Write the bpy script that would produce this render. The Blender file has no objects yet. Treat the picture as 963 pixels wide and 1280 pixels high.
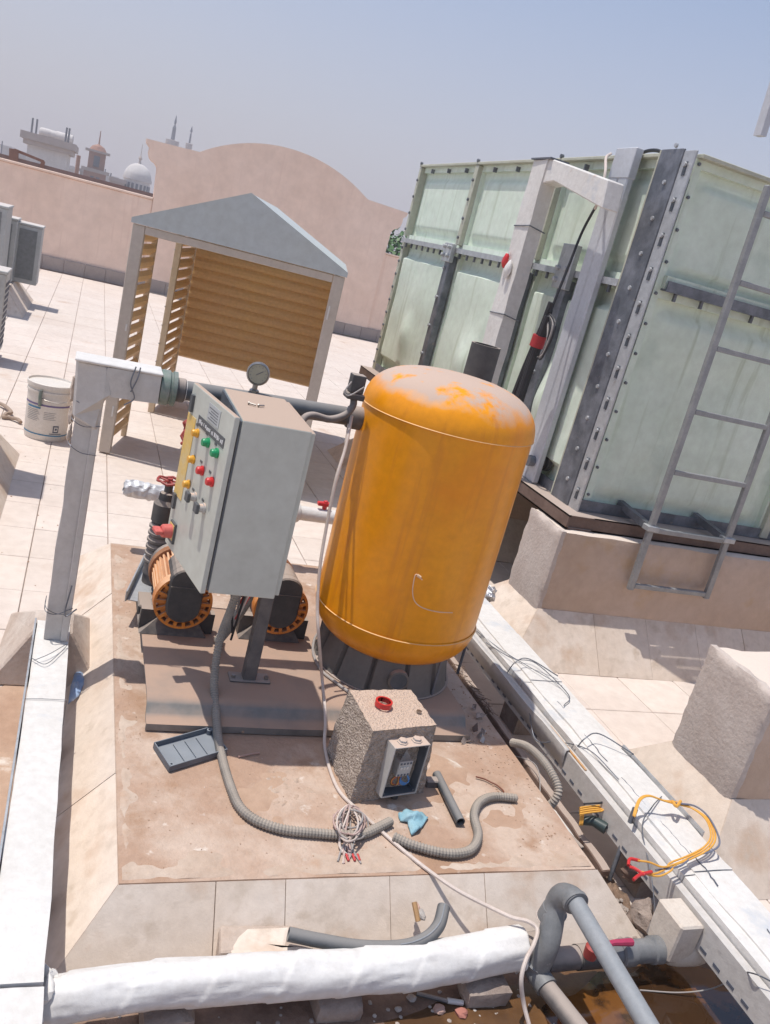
import bpy, math, random
from mathutils import Vector, Matrix, noise
random.seed(7)
S = bpy.context.scene
R_ = math.radians
# ------------------------------------------------------------------ camera, sky, sun, exposure
H = 1.93; FPX = 1042.9; PITCH, ROLL, YAW = R_(16.649), R_(14.728), R_(22.318)
fwd0 = Vector((math.sin(YAW), math.cos(YAW), 0)); rt0 = Vector((math.cos(YAW), -math.sin(YAW), 0))
FW = fwd0 * math.cos(PITCH) + Vector((0, 0, -math.sin(PITCH)))
DN0 = FW.cross(rt0)
if DN0.z > 0: DN0 = -DN0
RT = rt0 * math.cos(ROLL) - DN0 * math.sin(ROLL)
DN = rt0 * math.sin(ROLL) + DN0 * math.cos(ROLL)
CAM = Vector((0, 0, H))
cd = bpy.data.cameras.new('camera'); cam = bpy.data.objects.new('camera', cd); S.collection.objects.link(cam)
cd.sensor_fit = 'HORIZONTAL'; cd.sensor_width = 36; cd.lens = 36 * FPX / 963; cd.clip_start = .05; cd.clip_end = 5000
m = Matrix((RT, -DN, -FW)).transposed().to_4x4(); m.translation = CAM; cam.matrix_world = m
S.camera = cam
SUN_EL, SUN_AZ = R_(73), R_(160)        # direction towards the sun, azimuth measured counter-clockwise from +X
sv = Vector((math.cos(SUN_AZ) * math.cos(SUN_EL), math.sin(SUN_AZ) * math.cos(SUN_EL), math.sin(SUN_EL)))
ld = bpy.data.lights.new('sun', 'SUN'); ld.energy = 3.3; ld.angle = R_(.53); ld.color = (1, .955, .89)
sun = bpy.data.objects.new('sun', ld); S.collection.objects.link(sun)
sun.rotation_euler = (-sv).to_track_quat('-Z', 'Y').to_euler()
W = bpy.data.worlds.new('World'); S.world = W; W.use_nodes = True
nt = W.node_tree; bg = nt.nodes['Background']
sky = nt.nodes.new('ShaderNodeTexSky'); sky.sky_type = 'NISHITA'; sky.sun_disc = False
sky.sun_elevation = SUN_EL; sky.sun_rotation = math.pi / 2 - SUN_AZ
sky.altitude = 300; sky.air_density = 1.0; sky.dust_density = 1.2; sky.ozone_density = 1.0
# dusty air: the sky pales to lavender grey towards the horizon
tcw = nt.nodes.new('ShaderNodeTexCoord'); sx_ = nt.nodes.new('ShaderNodeSeparateXYZ'); nt.links.new(tcw.outputs['Generated'], sx_.inputs[0])
mr = nt.nodes.new('ShaderNodeMapRange'); mr.inputs[1].default_value = -.02; mr.inputs[2].default_value = .50; mr.inputs[3].default_value = .92; mr.inputs[4].default_value = .05; mr.interpolation_type = 'SMOOTHSTEP'
nt.links.new(sx_.outputs[2], mr.inputs[0]); mx = nt.nodes.new('ShaderNodeMix'); mx.data_type = 'RGBA'
nt.links.new(mr.outputs[0], mx.inputs[0]); nt.links.new(sky.outputs[0], mx.inputs[6]); mx.inputs[7].default_value = (3.2, 3.0, 3.36, 1)
nt.links.new(mx.outputs[2], bg.inputs[0]); bg.inputs[1].default_value = .135
S.view_settings.view_transform = 'Standard'; S.view_settings.look = 'None'; S.view_settings.gamma = 1
S.view_settings.exposure = 0.30

# ------------------------------------------------------------------ measuring helpers (photo pixel -> place)
def ray(px, py): return RT * ((px - 481.5) / FPX) + DN * ((py - 640) / FPX) + FW
def P(px, py, z=0): d = ray(px, py); return CAM + d * ((z - H) / d.z)
def PY(px, py, y): d = ray(px, py); return CAM + d * (y / d.y)
def PX(px, py, x): d = ray(px, py); return CAM + d * (x / d.x)
def proj(p):
    v = Vector(p) - CAM; w = v.dot(FW)
    if w <= .05: return None
    return (v.dot(RT) / w * FPX + 481.5, v.dot(DN) / w * FPX + 640, w)
# ------------------------------------------------------------------ materials
MATS = {}
def mat(name, col, rough=.6, metal=0, col2=None, nscale=6, lo=.35, hi=.7, bump=0, bscale=60, spots=None, rand=0, top_dust=None,
        vor=0, spec=.5, coat=0, trans=0, detail=6, streak=None, sss=0, rub=None):
    if name in MATS: return MATS[name]
    M = bpy.data.materials.new(name); M.use_nodes = True; n = M.node_tree; L = n.links.new; N = n.nodes.new
    b = n.nodes['Principled BSDF']; b.inputs['Roughness'].default_value = rough; b.inputs['Metallic'].default_value = metal
    b.inputs['Specular IOR Level'].default_value = spec; b.inputs['Coat Weight'].default_value = coat
    if trans: b.inputs['Transmission Weight'].default_value = trans
    if sss: b.inputs['Subsurface Weight'].default_value = sss; b.inputs['Subsurface Radius'].default_value = (.05, .08, .05)
    g = N('ShaderNodeNewGeometry'); pos = g.outputs['Position']
    def mixc(fac, a, bb, blend='MIX'):
        x = N('ShaderNodeMix'); x.data_type = 'RGBA'; x.blend_type = blend
        for k, s in ((0, fac), (6, a), (7, bb)):
            if isinstance(s, (int, float)): x.inputs[k].default_value = s
            elif isinstance(s, tuple): x.inputs[k].default_value = (*s, 1)
            else: L(s, x.inputs[k])
        return x.outputs[2]
    def nz(scale, lo, hi, det=6, vec=None, rgh=.6):
        t = N('ShaderNodeTexNoise'); t.inputs['Scale'].default_value = scale; t.inputs['Detail'].default_value = det
        t.inputs['Roughness'].default_value = rgh
        L(vec or pos, t.inputs['Vector']); r = N('ShaderNodeMapRange'); r.inputs[1].default_value = lo; r.inputs[2].default_value = hi
        L(t.outputs[0], r.inputs[0]); return r.outputs[0], t.outputs[0]
    c = tuple(col)
    if col2:
        f, _ = nz(nscale, lo, hi, detail); c = mixc(f, tuple(col), tuple(col2))
    # fine grain in the paint/stone
    f, _ = nz(nscale * 9, .3, .75, 4); c = mixc(f, c, mixc(1.0, c, (.86, .85, .84), 'MULTIPLY'))
    for (sc, sscale, t0, t1) in (spots or []):
        f, _ = nz(sscale, t0, t1, 8); c = mixc(f, c, tuple(sc))
    if streak:
        mp = N('ShaderNodeMapping'); L(pos, mp.inputs[0]); mp.inputs['Scale'].default_value = (14, 14, .8)
        f, _ = nz(1.0, streak[1], streak[2], 5, mp.outputs[0]); c = mixc(f, c, tuple(streak[0]))
    if rand:
        oi = N('ShaderNodeObjectInfo'); r = N('ShaderNodeMapRange'); r.inputs[3].default_value = 1 - rand; r.inputs[4].default_value = 1 + rand * .3
        L(oi.outputs['Random'], r.inputs[0]); cc = N('ShaderNodeCombineColor')
        for k in range(3): L(r.outputs[0], cc.inputs[k])
        c = mixc(1.0, c, cc.outputs[0], 'MULTIPLY')
    if top_dust:   # settled dust: sits on faces that look up, broken by noise
        dc, t0, t1, ns, amt = top_dust
        sp = N('ShaderNodeSeparateXYZ'); L(g.outputs['Normal'], sp.inputs[0])
        _, raw = nz(ns, 0, 1, 5)
        ad = N('ShaderNodeMath'); ad.operation = 'MULTIPLY_ADD'; ad.inputs[1].default_value = amt; L(raw, ad.inputs[0]); L(sp.outputs[2], ad.inputs[2])
        r = N('ShaderNodeMapRange'); r.inputs[1].default_value = t0; r.inputs[2].default_value = t1; L(ad.outputs[0], r.inputs[0])
        dustf = r.outputs[0]
        if rub:      # places where the dust has been wiped off
            wf, _ = nz(rub[0], rub[1], rub[2], 5); iv = N('ShaderNodeMath'); iv.operation = 'SUBTRACT'; iv.inputs[0].default_value = 1; L(wf, iv.inputs[1])
            mm = N('ShaderNodeMath'); mm.operation = 'MULTIPLY'; L(dustf, mm.inputs[0]); L(iv.outputs[0], mm.inputs[1]); dustf = mm.outputs[0]
        c = mixc(dustf, c, tuple(dc))
        rr = N('ShaderNodeMapRange'); rr.inputs[3].default_value = rough; rr.inputs[4].default_value = .9; L(r.outputs[0], rr.inputs[0])
        L(rr.outputs[0], b.inputs['Roughness'])
        if metal:
            rm = N('ShaderNodeMapRange'); rm.inputs[3].default_value = metal; rm.inputs[4].default_value = 0; L(r.outputs[0], rm.inputs[0]); L(rm.outputs[0], b.inputs['Metallic'])
    if isinstance(c, tuple): b.inputs['Base Color'].default_value = (*c, 1)
    else: L(c, b.inputs['Base Color'])
    if bump:
        bp = N('ShaderNodeBump'); bp.inputs['Strength'].default_value = bump; bp.inputs['Distance'].default_value = .01
        if vor:
            t = N('ShaderNodeTexVoronoi'); t.inputs['Scale'].default_value = vor; L(pos, t.inputs['Vector'])
            _, raw = nz(bscale, 0, 1, 8); a = N('ShaderNodeMath'); a.operation = 'ADD'; L(t.outputs[0], a.inputs[0]); L(raw, a.inputs[1]); L(a.outputs[0], bp.inputs['Height'])
        else:
            _, raw = nz(bscale, 0, 1, 8); L(raw, bp.inputs['Height'])
        L(bp.outputs[0], b.inputs['Normal'])
    MATS[name] = M; return M
DUST = (.47, .36, .28)
M_tile = mat('roof_tile', (.66, .56, .49), .8, col2=(.72, .63, .56), nscale=1.6, spots=[((.50, .35, .26), 2.2, .60, .78), ((.30, .22, .17), 22, .70, .80)], bump=.15, bscale=120, rand=.06)
M_grout = mat('grout', (.42, .33, .27), .9, col2=(.5, .4, .33), bump=.3)
M_fillet = mat('fillet_tile', (.68, .56, .455), .85, col2=(.74, .64, .55), nscale=3, spots=[((.50, .34, .23), 3.5, .54, .72), ((.30, .24, .2), 40, .72, .8), ((.54, .44, .35), 11, .55, .7)], bump=.12, bscale=110, rand=.07)
M_plinth = mat('dusty_concrete', (.44, .29, .205), .9, col2=(.56, .43, .34), nscale=3.4, lo=.42, hi=.62, spots=[((.36, .22, .14), 4, .56, .68), ((.66, .57, .49), 13, .64, .72), ((.2, .15, .11), 60, .70, .76)], bump=.6, bscale=55)
M_mortar = mat('mortar', (.47, .37, .30), .9, col2=(.6, .52, .45), nscale=5, bump=.5, bscale=50)
M_mortarpale = mat('pale_mortar', (.47, .345, .26), .9, col2=(.58, .47, .38), nscale=4, spots=[((.44, .29, .2), 5, .58, .7), ((.3, .22, .17), 45, .7, .78)], bump=.6, bscale=40)
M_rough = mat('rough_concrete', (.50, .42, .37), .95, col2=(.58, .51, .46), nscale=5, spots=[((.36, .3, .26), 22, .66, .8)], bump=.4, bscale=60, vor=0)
M_gravelc = mat('aggregate_concrete', (.36, .29, .235), .95, col2=(.50, .415, .35), nscale=55, lo=.42, hi=.6, bump=.8, bscale=70, vor=130, top_dust=((.60, .45, .35), .45, .7, 12, .1))
M_beamface = mat('plastered_concrete', (.52, .38, .28), .9, col2=(.56, .43, .35), nscale=1.7, spots=[((.50, .32, .16), 2.6, .60, .8), ((.3, .2, .15), 30, .74, .8)], bump=.35, bscale=60, top_dust=((.66, .56, .48), .7, .9, 20, .2))
M_wall = mat('pink_plaster', (.87, .66, .53), .9, col2=(.90, .71, .59), nscale=.5, streak=((.76, .56, .45), .56, .8), spots=[((.46, .34, .29), 3.1, .72, .80)], bump=.15, bscale=30)
M_skirt = mat('skirting_tile', (.40, .34, .31), .8, col2=(.46, .39, .35), rand=.1)
M_brownwall = mat('brown_parapet', (.34, .22, .18), .9, col2=(.38, .25, .21))
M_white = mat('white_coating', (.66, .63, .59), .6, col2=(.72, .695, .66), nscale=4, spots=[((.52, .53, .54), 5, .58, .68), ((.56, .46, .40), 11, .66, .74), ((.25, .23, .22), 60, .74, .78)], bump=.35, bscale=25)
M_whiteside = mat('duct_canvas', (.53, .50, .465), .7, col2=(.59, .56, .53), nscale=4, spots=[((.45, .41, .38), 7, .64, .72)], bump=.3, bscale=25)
M_wrap = mat('plaster_wrap', (.70, .675, .645), .6, col2=(.75, .73, .70), nscale=5, spots=[((.60, .56, .54), 12, .68, .76)], bump=.35, bscale=14)
M_foil = mat('foil', (.72, .72, .73), .28, .9, col2=(.5, .5, .52), nscale=14, bump=1.0, bscale=55)
M_galv = mat('galvanised', (.42, .43, .44), .5, .55, col2=(.55, .56, .57), nscale=18, spots=[((.3, .27, .25), 14, .64, .74)], bump=.1, bscale=60)
M_dsteel = mat('dark_galvanised', (.13, .14, .16), .5, .5, col2=(.24, .25, .28), nscale=9, lo=.4, hi=.65, spots=[((.30, .26, .22), 16, .66, .74)], bump=.15, bscale=60)
M_brown = mat('brown_steel', (.14, .09, .07), .75, .2, col2=(.22, .15, .12), nscale=8, bump=.2, top_dust=((.40, .32, .27), .8, 1.0, 10, .2))
M_rust = mat('rust', (.28, .12, .06), .85, .1, col2=(.4, .2, .1), nscale=20, bump=.3)
M_alu = mat('grey_trunking', (.52, .53, .56), .5, .15, col2=(.58, .59, .62), nscale=5, bump=.05)
M_frame = mat('shelter_frame', (.52, .45, .38), .55, .1, col2=(.57, .50, .43), nscale=3, bump=.05)
M_louv = mat('louver_paint', (.86, .58, .27), .55, col2=(.82, .55, .29), nscale=4, rand=.05, top_dust=((.52, .40, .28), .8, 1.1, 9, .3))
M_louvpost = mat('louver_post', (.60, .46, .29), .6, col2=(.66, .52, .36), nscale=4, bump=.05)
M_gable = mat('gable_sheet', (.50, .53, .51), .5, .05, col2=(.50, .54, .54), nscale=2, spots=[((.38, .41, .42), 6, .7, .76)])
M_grp = mat('grp_green', (.65, .73, .61), .5, col2=(.73, .80, .69), nscale=1.8, spots=[((.46, .54, .45), 2.3, .58, .78), ((.62, .60, .44), 1.5, .66, .82)], bump=.1, bscale=30, sss=.15, streak=((.44, .49, .36), .56, .78))
M_grpflange = mat('grp_flange', (.44, .43, .34), .6, col2=(.52, .53, .43), nscale=5, bump=.15, bscale=40)
M_panel = mat('panel_grey', (.50, .51, .455), .42, col2=(.53, .54, .48), nscale=2, top_dust=((.44, .325, .25), .62, .98, 9, .35), bump=.02)
M_yellow = mat('tank_paint', (.83, .30, .002), .34, col2=(.86, .335, .003), nscale=3, spots=[((.76, .235, .002), 2.5, .55, .75)], coat=.0, spec=.42,
               top_dust=((.50, .37, .295), .92, 1.22, 6, .9), rub=(7, .55, .66), bump=.03, bscale=8, streak=((.66, .22, .01), .55, .7))
M_orange = mat('motor_orange', (.74, .25, .03), .5, col2=(.50, .15, .02), nscale=14, top_dust=((.66, .42, .26), .4, 1.3, 30, .7))
M_black = mat('black_plastic', (.045, .045, .048), .55, col2=(.075, .072, .07), nscale=20, top_dust=((.34, .28, .235), .6, 1.15, 30, .45))
M_pipe = mat('dark_pvc', (.05, .062, .072), .4, col2=(.09, .10, .115), nscale=8, top_dust=((.22, .21, .20), .5, 1.2, 14, .45))
M_pipedust = mat('dusty_pipe', (.09, .085, .085), .6, col2=(.17, .15, .14), nscale=16, top_dust=((.36, .30, .26), .55, 1.15, 22, .5))
M_upvc = mat('grey_pvc', (.26, .275, .29), .45, col2=(.31, .32, .33), nscale=9, spots=[((.4, .38, .36), 30, .68, .76)])
M_upvcold = mat('grey_pvc_fitting', (.15, .155, .16), .55, col2=(.24, .24, .24), nscale=14, spots=[((.5, .48, .46), 26, .66, .72)])
M_hose = mat('corrugated_conduit', (.21, .195, .175), .75, col2=(.34, .31, .27), nscale=14, top_dust=((.40, .34, .28), .5, 1.2, 20, .3))
M_cable = mat('white_cable', (.66, .57, .51), .6, col2=(.56, .46, .40), nscale=8)
M_red = mat('red_plastic', (.62, .03, .03), .35, col2=(.5, .03, .03))
M_redwheel = mat('red_handwheel', (.38, .05, .04), .6, col2=(.3, .06, .05), nscale=30)
M_pinkred = mat('faded_red_knob', (.60, .13, .11), .5)
M_green = mat('green_plastic', (.02, .30, .12), .3)
M_ylamp = mat('yellow_plastic', (.75, .38, .04), .35)
M_blkcloth = mat('black_cable', (.018, .018, .022), .55)
M_sticker = mat('yellow_sticker', (.72, .48, .12), .6, col2=(.64, .52, .30), nscale=14)
M_plate = mat('name_plate', (.10, .105, .11), .5)
M_paper = mat('grey_label', (.40, .42, .42), .6, col2=(.45, .46, .46), nscale=20)
M_ink = mat('ink', (.10, .11, .14), .7)
M_inkw = mat('white_lettering', (.6, .6, .6), .6)
M_inkb = mat('blue_print', (.05, .20, .34), .6)
M_inkp = mat('purple_print', (.16, .12, .26), .6)
M_pail = mat('pail_plastic', (.66, .61, .55), .5, col2=(.70, .66, .61), nscale=9)
M_glassgauge = mat('gauge_face', (.36, .35, .26), .25, coat=.6)
M_chrome = mat('worn_metal', (.45, .43, .40), .35, .9, col2=(.32, .3, .28), nscale=30)
M_boxgrey = mat('junction_box_grey', (.46, .45, .43), .6, col2=(.52, .50, .47), nscale=9, top_dust=((.55, .42, .34), .7, 1.0, 16, .3))
M_boxin = mat('junction_box_inside', (.07, .085, .10), .5, col2=(.12, .13, .15), nscale=20)
M_traygrey = mat('lid_plastic', (.085, .10, .125), .5, col2=(.14, .16, .19), nscale=8, top_dust=((.26, .28, .30), .8, 1.4, 9, .6))
M_bluerag = mat('blue_cloth', (.22, .42, .50), .8, col2=(.32, .50, .56), nscale=20, bump=.3)
M_bluepl = mat('blue_plastic_film', (.24, .36, .58), .5, col2=(.36, .46, .62), nscale=14, bump=.3)
M_orwire = mat('yellow_wire', (.75, .38, .06), .5)
M_bluewire = mat('blue_wire', (.08, .25, .55), .5)
M_redwire = mat('red_wire', (.55, .05, .05), .5)
M_brownwire = mat('brown_wire', (.18, .06, .03), .5)
M_greywire = mat('grey_wire', (.36, .33, .31), .6)
M_pinkwire = mat('pink_wire', (.50, .36, .32), .6)
M_mud = mat('wet_mud', (.09, .045, .02), .3, col2=(.20, .10, .04), nscale=2.3, lo=.4, hi=.62, spots=[((.45, .3, .18), 14, .66, .74)], bump=.35, bscale=14, coat=.3)
M_water = mat('muddy_water', (.045, .022, .01), .05, col2=(.17, .07, .018), nscale=4.5, lo=.46, hi=.54, bump=.04, bscale=9, spec=.6, coat=.5)
M_silt = mat('silt', (.42, .27, .185), .95, col2=(.52, .37, .27), nscale=3, bump=.5, bscale=35, spots=[((.62, .54, .46), 6, .62, .7)])
M_debris = mat('rubble', (.40, .32, .27), .95, col2=(.62, .58, .54), nscale=10, bump=.5, rand=.3)
M_darkdeb = mat('dark_debris', (.12, .08, .055), .95, col2=(.3, .2, .14), nscale=24, bump=.6, bscale=50)
M_stone = mat('grey_stone', (.26, .20, .17), .95, col2=(.42, .35, .30), nscale=9, bump=.9, bscale=40)
M_pinkstone = mat('pink_stone', (.50, .33, .27), .95, bump=.5)
M_citywhite = mat('city_white', (.72, .68, .64), .9, col2=(.58, .54, .52), nscale=.6)
M_citytan = mat('city_tan', (.46, .38, .33), .9, col2=(.52, .44, .39), nscale=.2)
M_citybrick = mat('city_brick', (.36, .18, .12), .9, col2=(.42, .24, .17), nscale=.5)
M_cityglass = mat('city_window', (.10, .11, .14), .3)
M_citygnd = mat('desert_ground', (.42, .36, .31), .95, col2=(.38, .32, .27), nscale=.02)
M_leaf = mat('leaf_green', (.035, .11, .02), .55, col2=(.07, .17, .03), nscale=3)
M_bark = mat('bark', (.12, .08, .05), .9)
M_acgrey = mat('ac_casing', (.40, .41, .40), .6, col2=(.46, .47, .46), nscale=3, top_dust=((.55, .50, .46), .8, 1.0, 10, .2))
M_acfin = mat('ac_fins', (.18, .19, .19), .7, col2=(.24, .25, .25), nscale=20, bump=.4, bscale=80)
M_rope = mat('rope', (.36, .27, .21), .95, bump=.6, bscale=90)
M_greenpaint = mat('green_paint', (.13, .19, .16), .6, col2=(.24, .25, .23), nscale=40)

# ------------------------------------------------------------------ mesh building
WL = {}
def thing(name, label, cat, loc, group=None):
    o = bpy.data.objects.new(name, None); S.collection.objects.link(o); o.location = loc; o.empty_display_size = .1
    o['label'] = label; o['category'] = cat
    if group: o['group'] = group
    WL[o.name] = Vector(loc); return o
def tag(o, label, cat, group=None):
    o['label'] = label; o['category'] = cat
    if group: o['group'] = group
    return o
def link(o, c, parent):
    S.collection.objects.link(o)
    if parent is not None: o.parent = parent; o.location = c - WL[parent.name]
    else: o.location = c
    WL[o.name] = Vector(c)
class MB:
    def __init__(s): s.v = []; s.f = []
    def add(s, vs, fs):
        k = len(s.v); s.v += [Vector(a) for a in vs]; s.f += [tuple(i + k for i in f) for f in fs]; return s
    def hexa(s, c8): return s.add(c8, [(0, 3, 2, 1), (4, 5, 6, 7), (0, 1, 5, 4), (1, 2, 6, 5), (2, 3, 7, 6), (3, 0, 4, 7)])
    def box(s, x0, x1, y0, y1, z0, z1): return s.hexa([(x0, y0, z0), (x1, y0, z0), (x1, y1, z0), (x0, y1, z0), (x0, y0, z1), (x1, y0, z1), (x1, y1, z1), (x0, y1, z1)])
    def obox(s, c, u, v, w):      # centre and three half axes
        c, u, v, w = map(Vector, (c, u, v, w))
        return s.hexa([c - u - v - w, c + u - v - w, c + u + v - w, c - u + v - w, c - u - v + w, c + u - v + w, c + u + v + w, c - u + v + w])
    def bar(s, a, b, w, h, up=(0, 0, 1)):
        a, b = Vector(a), Vector(b); d = (b - a); u = d.normalized(); sd = u.cross(Vector(up))
        if sd.length < 1e-4: sd = Vector((1, 0, 0))
        sd.normalize(); n = sd.cross(u); return s.obox((a + b) / 2, d / 2, sd * w / 2, n * h / 2)
    def prism(s, poly, off):      # poly list of 3d points, extruded by off
        n = len(poly); off = Vector(off); p = [Vector(a) for a in poly]
        return s.add(p + [a + off for a in p], [tuple(range(n - 1, -1, -1)), tuple(range(n, 2 * n))] + [(i, (i + 1) % n, n + (i + 1) % n, n + i) for i in range(n)])
    def tube(s, pts, r, n=10, caps=True, close=False):
        p = [Vector(a) for a in pts]; m = len(p); rr = r if isinstance(r, (list, tuple)) else [r] * m
        t = (p[1] - p[0]).normalized(); a = Vector((0, 0, 1)) if abs(t.z) < .9 else Vector((1, 0, 0)); nn = (a - t * a.dot(t)).normalized(); vs = []
        for i in range(m):
            t2 = (p[min(i + 1, m - 1)] - p[max(i - 1, 0)])
            if t2.length > 1e-9: t = t2.normalized()
            nn = nn - t * nn.dot(t)
            if nn.length < 1e-6: nn = t.orthogonal()
            nn.normalize(); bb = t.cross(nn)
            for k in range(n):
                an = 2 * math.pi * k / n; vs.append(p[i] + (nn * math.cos(an) + bb * math.sin(an)) * rr[i])
        fs = [(i * n + k, i * n + (k + 1) % n, (i + 1) * n + (k + 1) % n, (i + 1) * n + k) for i in range(m - 1) for k in range(n)]
        if caps: fs += [tuple(range(n - 1, -1, -1)), tuple((m - 1) * n + k for k in range(n))]
        return s.add(vs, fs)
    def cyl(s, a, b, r, n=20, r2=None): return s.tube([a, b], [r, r if r2 is None else r2], n)
    def pipe(s, a, b, r, ri, n=20):   # open ended hollow pipe
        a, b = Vector(a), Vector(b); d = (b - a).normalized()
        L = (b - a).length; return s.lathe(a, d, [(ri, L * .95), (ri, 0), (r, 0), (r, L), (ri, L), (ri, L * .05)], n, caps=False)
    def lathe(s, c, ax, prof, n=24, caps=True):   # prof: (radius, distance along axis)
        c, ax = Vector(c), Vector(ax).normalized(); u = ax.orthogonal().normalized(); w = ax.cross(u); vs = []
        for r, h in prof:
            for k in range(n):
                a = 2 * math.pi * k / n; vs.append(c + ax * h + (u * math.cos(a) + w * math.sin(a)) * max(r, 1e-5))
        m = len(prof); fs = [(i * n + k, i * n + (k + 1) % n, (i + 1) * n + (k + 1) % n, (i + 1) * n + k) for i in range(m - 1) for k in range(n)]
        if caps: fs += [tuple(range(n - 1, -1, -1)), tuple((m - 1) * n + k for k in range(n))]
        return s.add(vs, fs)
    def rock(s, c, r, seed=0, sq=(1, 1, .7), n=7, amp=.35):
        c = Vector(c); vs = []; fs = []
        for i in range(n + 1):
            for k in range(n + 3):
                th = math.pi * i / n; ph = 2 * math.pi * k / (n + 3)
                d = Vector((math.sin(th) * math.cos(ph), math.sin(th) * math.sin(ph), math.cos(th)))
                q = r * (1 + amp * noise.noise(d * 1.7 + Vector((seed * 3.1, seed, 0))))
                vs.append(c + Vector((d.x * sq[0], d.y * sq[1], d.z * sq[2])) * q)
        w = n + 3
        for i in range(n):
            for k in range(w):
                fs.append((i * w + k, (i + 1) * w + k, (i + 1) * w + (k + 1) % w, i * w + (k + 1) % w))
        return s.add(vs, fs)
    def blob(s, pts, z, dz=.004, sub=4, amp=.02):     # irregular flat patch from an outline
        c = sum((Vector(p) for p in pts), Vector((0, 0, 0))) / len(pts); ring = []
        for i in range(len(pts)):
            a, b = Vector(pts[i]), Vector(pts[(i + 1) % len(pts)])
            for k in range(sub):
                q = a.lerp(b, k / sub); o = noise.noise_vector(q * 9) * amp; ring.append(Vector((q.x + o.x, q.y + o.y, z)))
        n = len(ring); c.z = z + dz
        mid = [c.lerp(q, .8) + Vector((0, 0, dz)) for q in ring]
        for q in mid: q.z = z + dz
        return s.add([c] + mid + ring, [(0, 1 + i, 1 + (i + 1) % n) for i in range(n)] + [(1 + i, 1 + n + i, 1 + n + (i + 1) % n, 1 + (i + 1) % n) for i in range(n)])
    def grid(s, fn, nu, nv):
        vs = [fn(i / nu, j / nv) for i in range(nu + 1) for j in range(nv + 1)]
        return s.add(vs, [(i * (nv + 1) + j, (i + 1) * (nv + 1) + j, (i + 1) * (nv + 1) + j + 1, i * (nv + 1) + j + 1) for i in range(nu) for j in range(nv)])
    def roughbox(s, x0, x1, y0, y1, z0, z1, st=.04, amp=.006, sc=14, chip=.012, taper=0):
        nx, ny, nz_ = [max(1, min(60, round(d / st))) for d in (x1 - x0, y1 - y0, z1 - z0)]; idx = {}; vs = []; fs = []
        cx, cy = (x0 + x1) / 2, (y0 + y1) / 2
        def V(i, j, k):
            key = (i, j, k)
            if key not in idx:
                fx, fy, fz = i / nx, j / ny, k / nz_
                q = Vector((x0 + (x1 - x0) * fx, y0 + (y1 - y0) * fy, z0 + (z1 - z0) * fz))
                t = 1 - taper * fz; q.x = cx + (q.x - cx) * t; q.y = cy + (q.y - cy) * t
                o = noise.noise_vector(q * sc) * amp
                e = (i in (0, nx)) + (j in (0, ny)) + (k in (0, nz_))
                if e >= 2 and chip:
                    a = chip * (.45 + .9 * abs(noise.noise(q * 11)))
                    if i in (0, nx): o.x += a if i == 0 else -a
                    if j in (0, ny): o.y += a if j == 0 else -a
                    if k == nz_: o.z -= a
                idx[key] = len(vs); vs.append(q + o)
            return idx[key]
        for i in range(nx):
            for j in range(ny):
                fs.append((V(i, j, nz_), V(i + 1, j, nz_), V(i + 1, j + 1, nz_), V(i, j + 1, nz_))); fs.append((V(i, j, 0), V(i, j + 1, 0), V(i + 1, j + 1, 0), V(i + 1, j, 0)))
        for i in range(nx):
            for k in range(nz_):
                fs.append((V(i, 0, k), V(i + 1, 0, k), V(i + 1, 0, k + 1), V(i, 0, k + 1))); fs.append((V(i, ny, k), V(i, ny, k + 1), V(i + 1, ny, k + 1), V(i + 1, ny, k)))
        for j in range(ny):
            for k in range(nz_):
                fs.append((V(0, j, k), V(0, j, k + 1), V(0, j + 1, k + 1), V(0, j + 1, k))); fs.append((V(nx, j, k), V(nx, j + 1, k), V(nx, j + 1, k + 1), V(nx, j, k + 1)))
        return s.add(vs, fs)
    def rot(s, ang, o=(0, 0, 0)):
        o = Vector(o); Mx = Matrix.Rotation(ang, 3, 'Z'); s.v = [Mx @ (a - o) + o for a in s.v]; return s
    def build(s, name, M, parent=None, smooth=False, bevel=0, kind=None, label=None, seg=1):
        xs = [a.x for a in s.v]; ys = [a.y for a in s.v]; zs = [a.z for a in s.v]
        c = Vector(((min(xs) + max(xs)) / 2, (min(ys) + max(ys)) / 2, min(zs)))
        me = bpy.data.meshes.new(name); me.from_pydata([a - c for a in s.v], [], s.f); me.materials.append(M)
        if smooth: me.polygons.foreach_set('use_smooth', [True] * len(me.polygons)); me.set_sharp_from_angle(angle=R_(40 if smooth is True else smooth))
        me.update(); o = bpy.data.objects.new(name, me); link(o, c, parent)
        if bevel:
            b = o.modifiers.new('bevel', 'BEVEL'); b.width = bevel; b.segments = seg; b.limit_method = 'ANGLE'
        if name in ('bolts', 'slots', 'binding_wire', 'windows', 'grille_slots', 'terminal_holes', 'contact_tabs', 'lettering', 'print', 'cracks', 'needle', 'hinge', 'railing', 'screw_boss', 'insulation_tuft', 'bandage_end') and parent is not None: kind = kind or 'stuff'
        if kind: o['kind'] = kind
        if label: o['label'] = label
        return o
def again(o, delta, parent):      # another object that shares the mesh
    c = o.copy(); link(c, WL[o.name] + Vector(delta), parent); return c
def copy_thing(root, delta, label):
    r = root.copy(); link(r, WL[root.name] + Vector(delta), None); r['label'] = label
    for ch in list(root.children):
        c = ch.copy(); link(c, WL[ch.name] + Vector(delta), r)
        for g in list(ch.children): link(g.copy(), WL[g.name] + Vector(delta), c)
    return r
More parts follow.
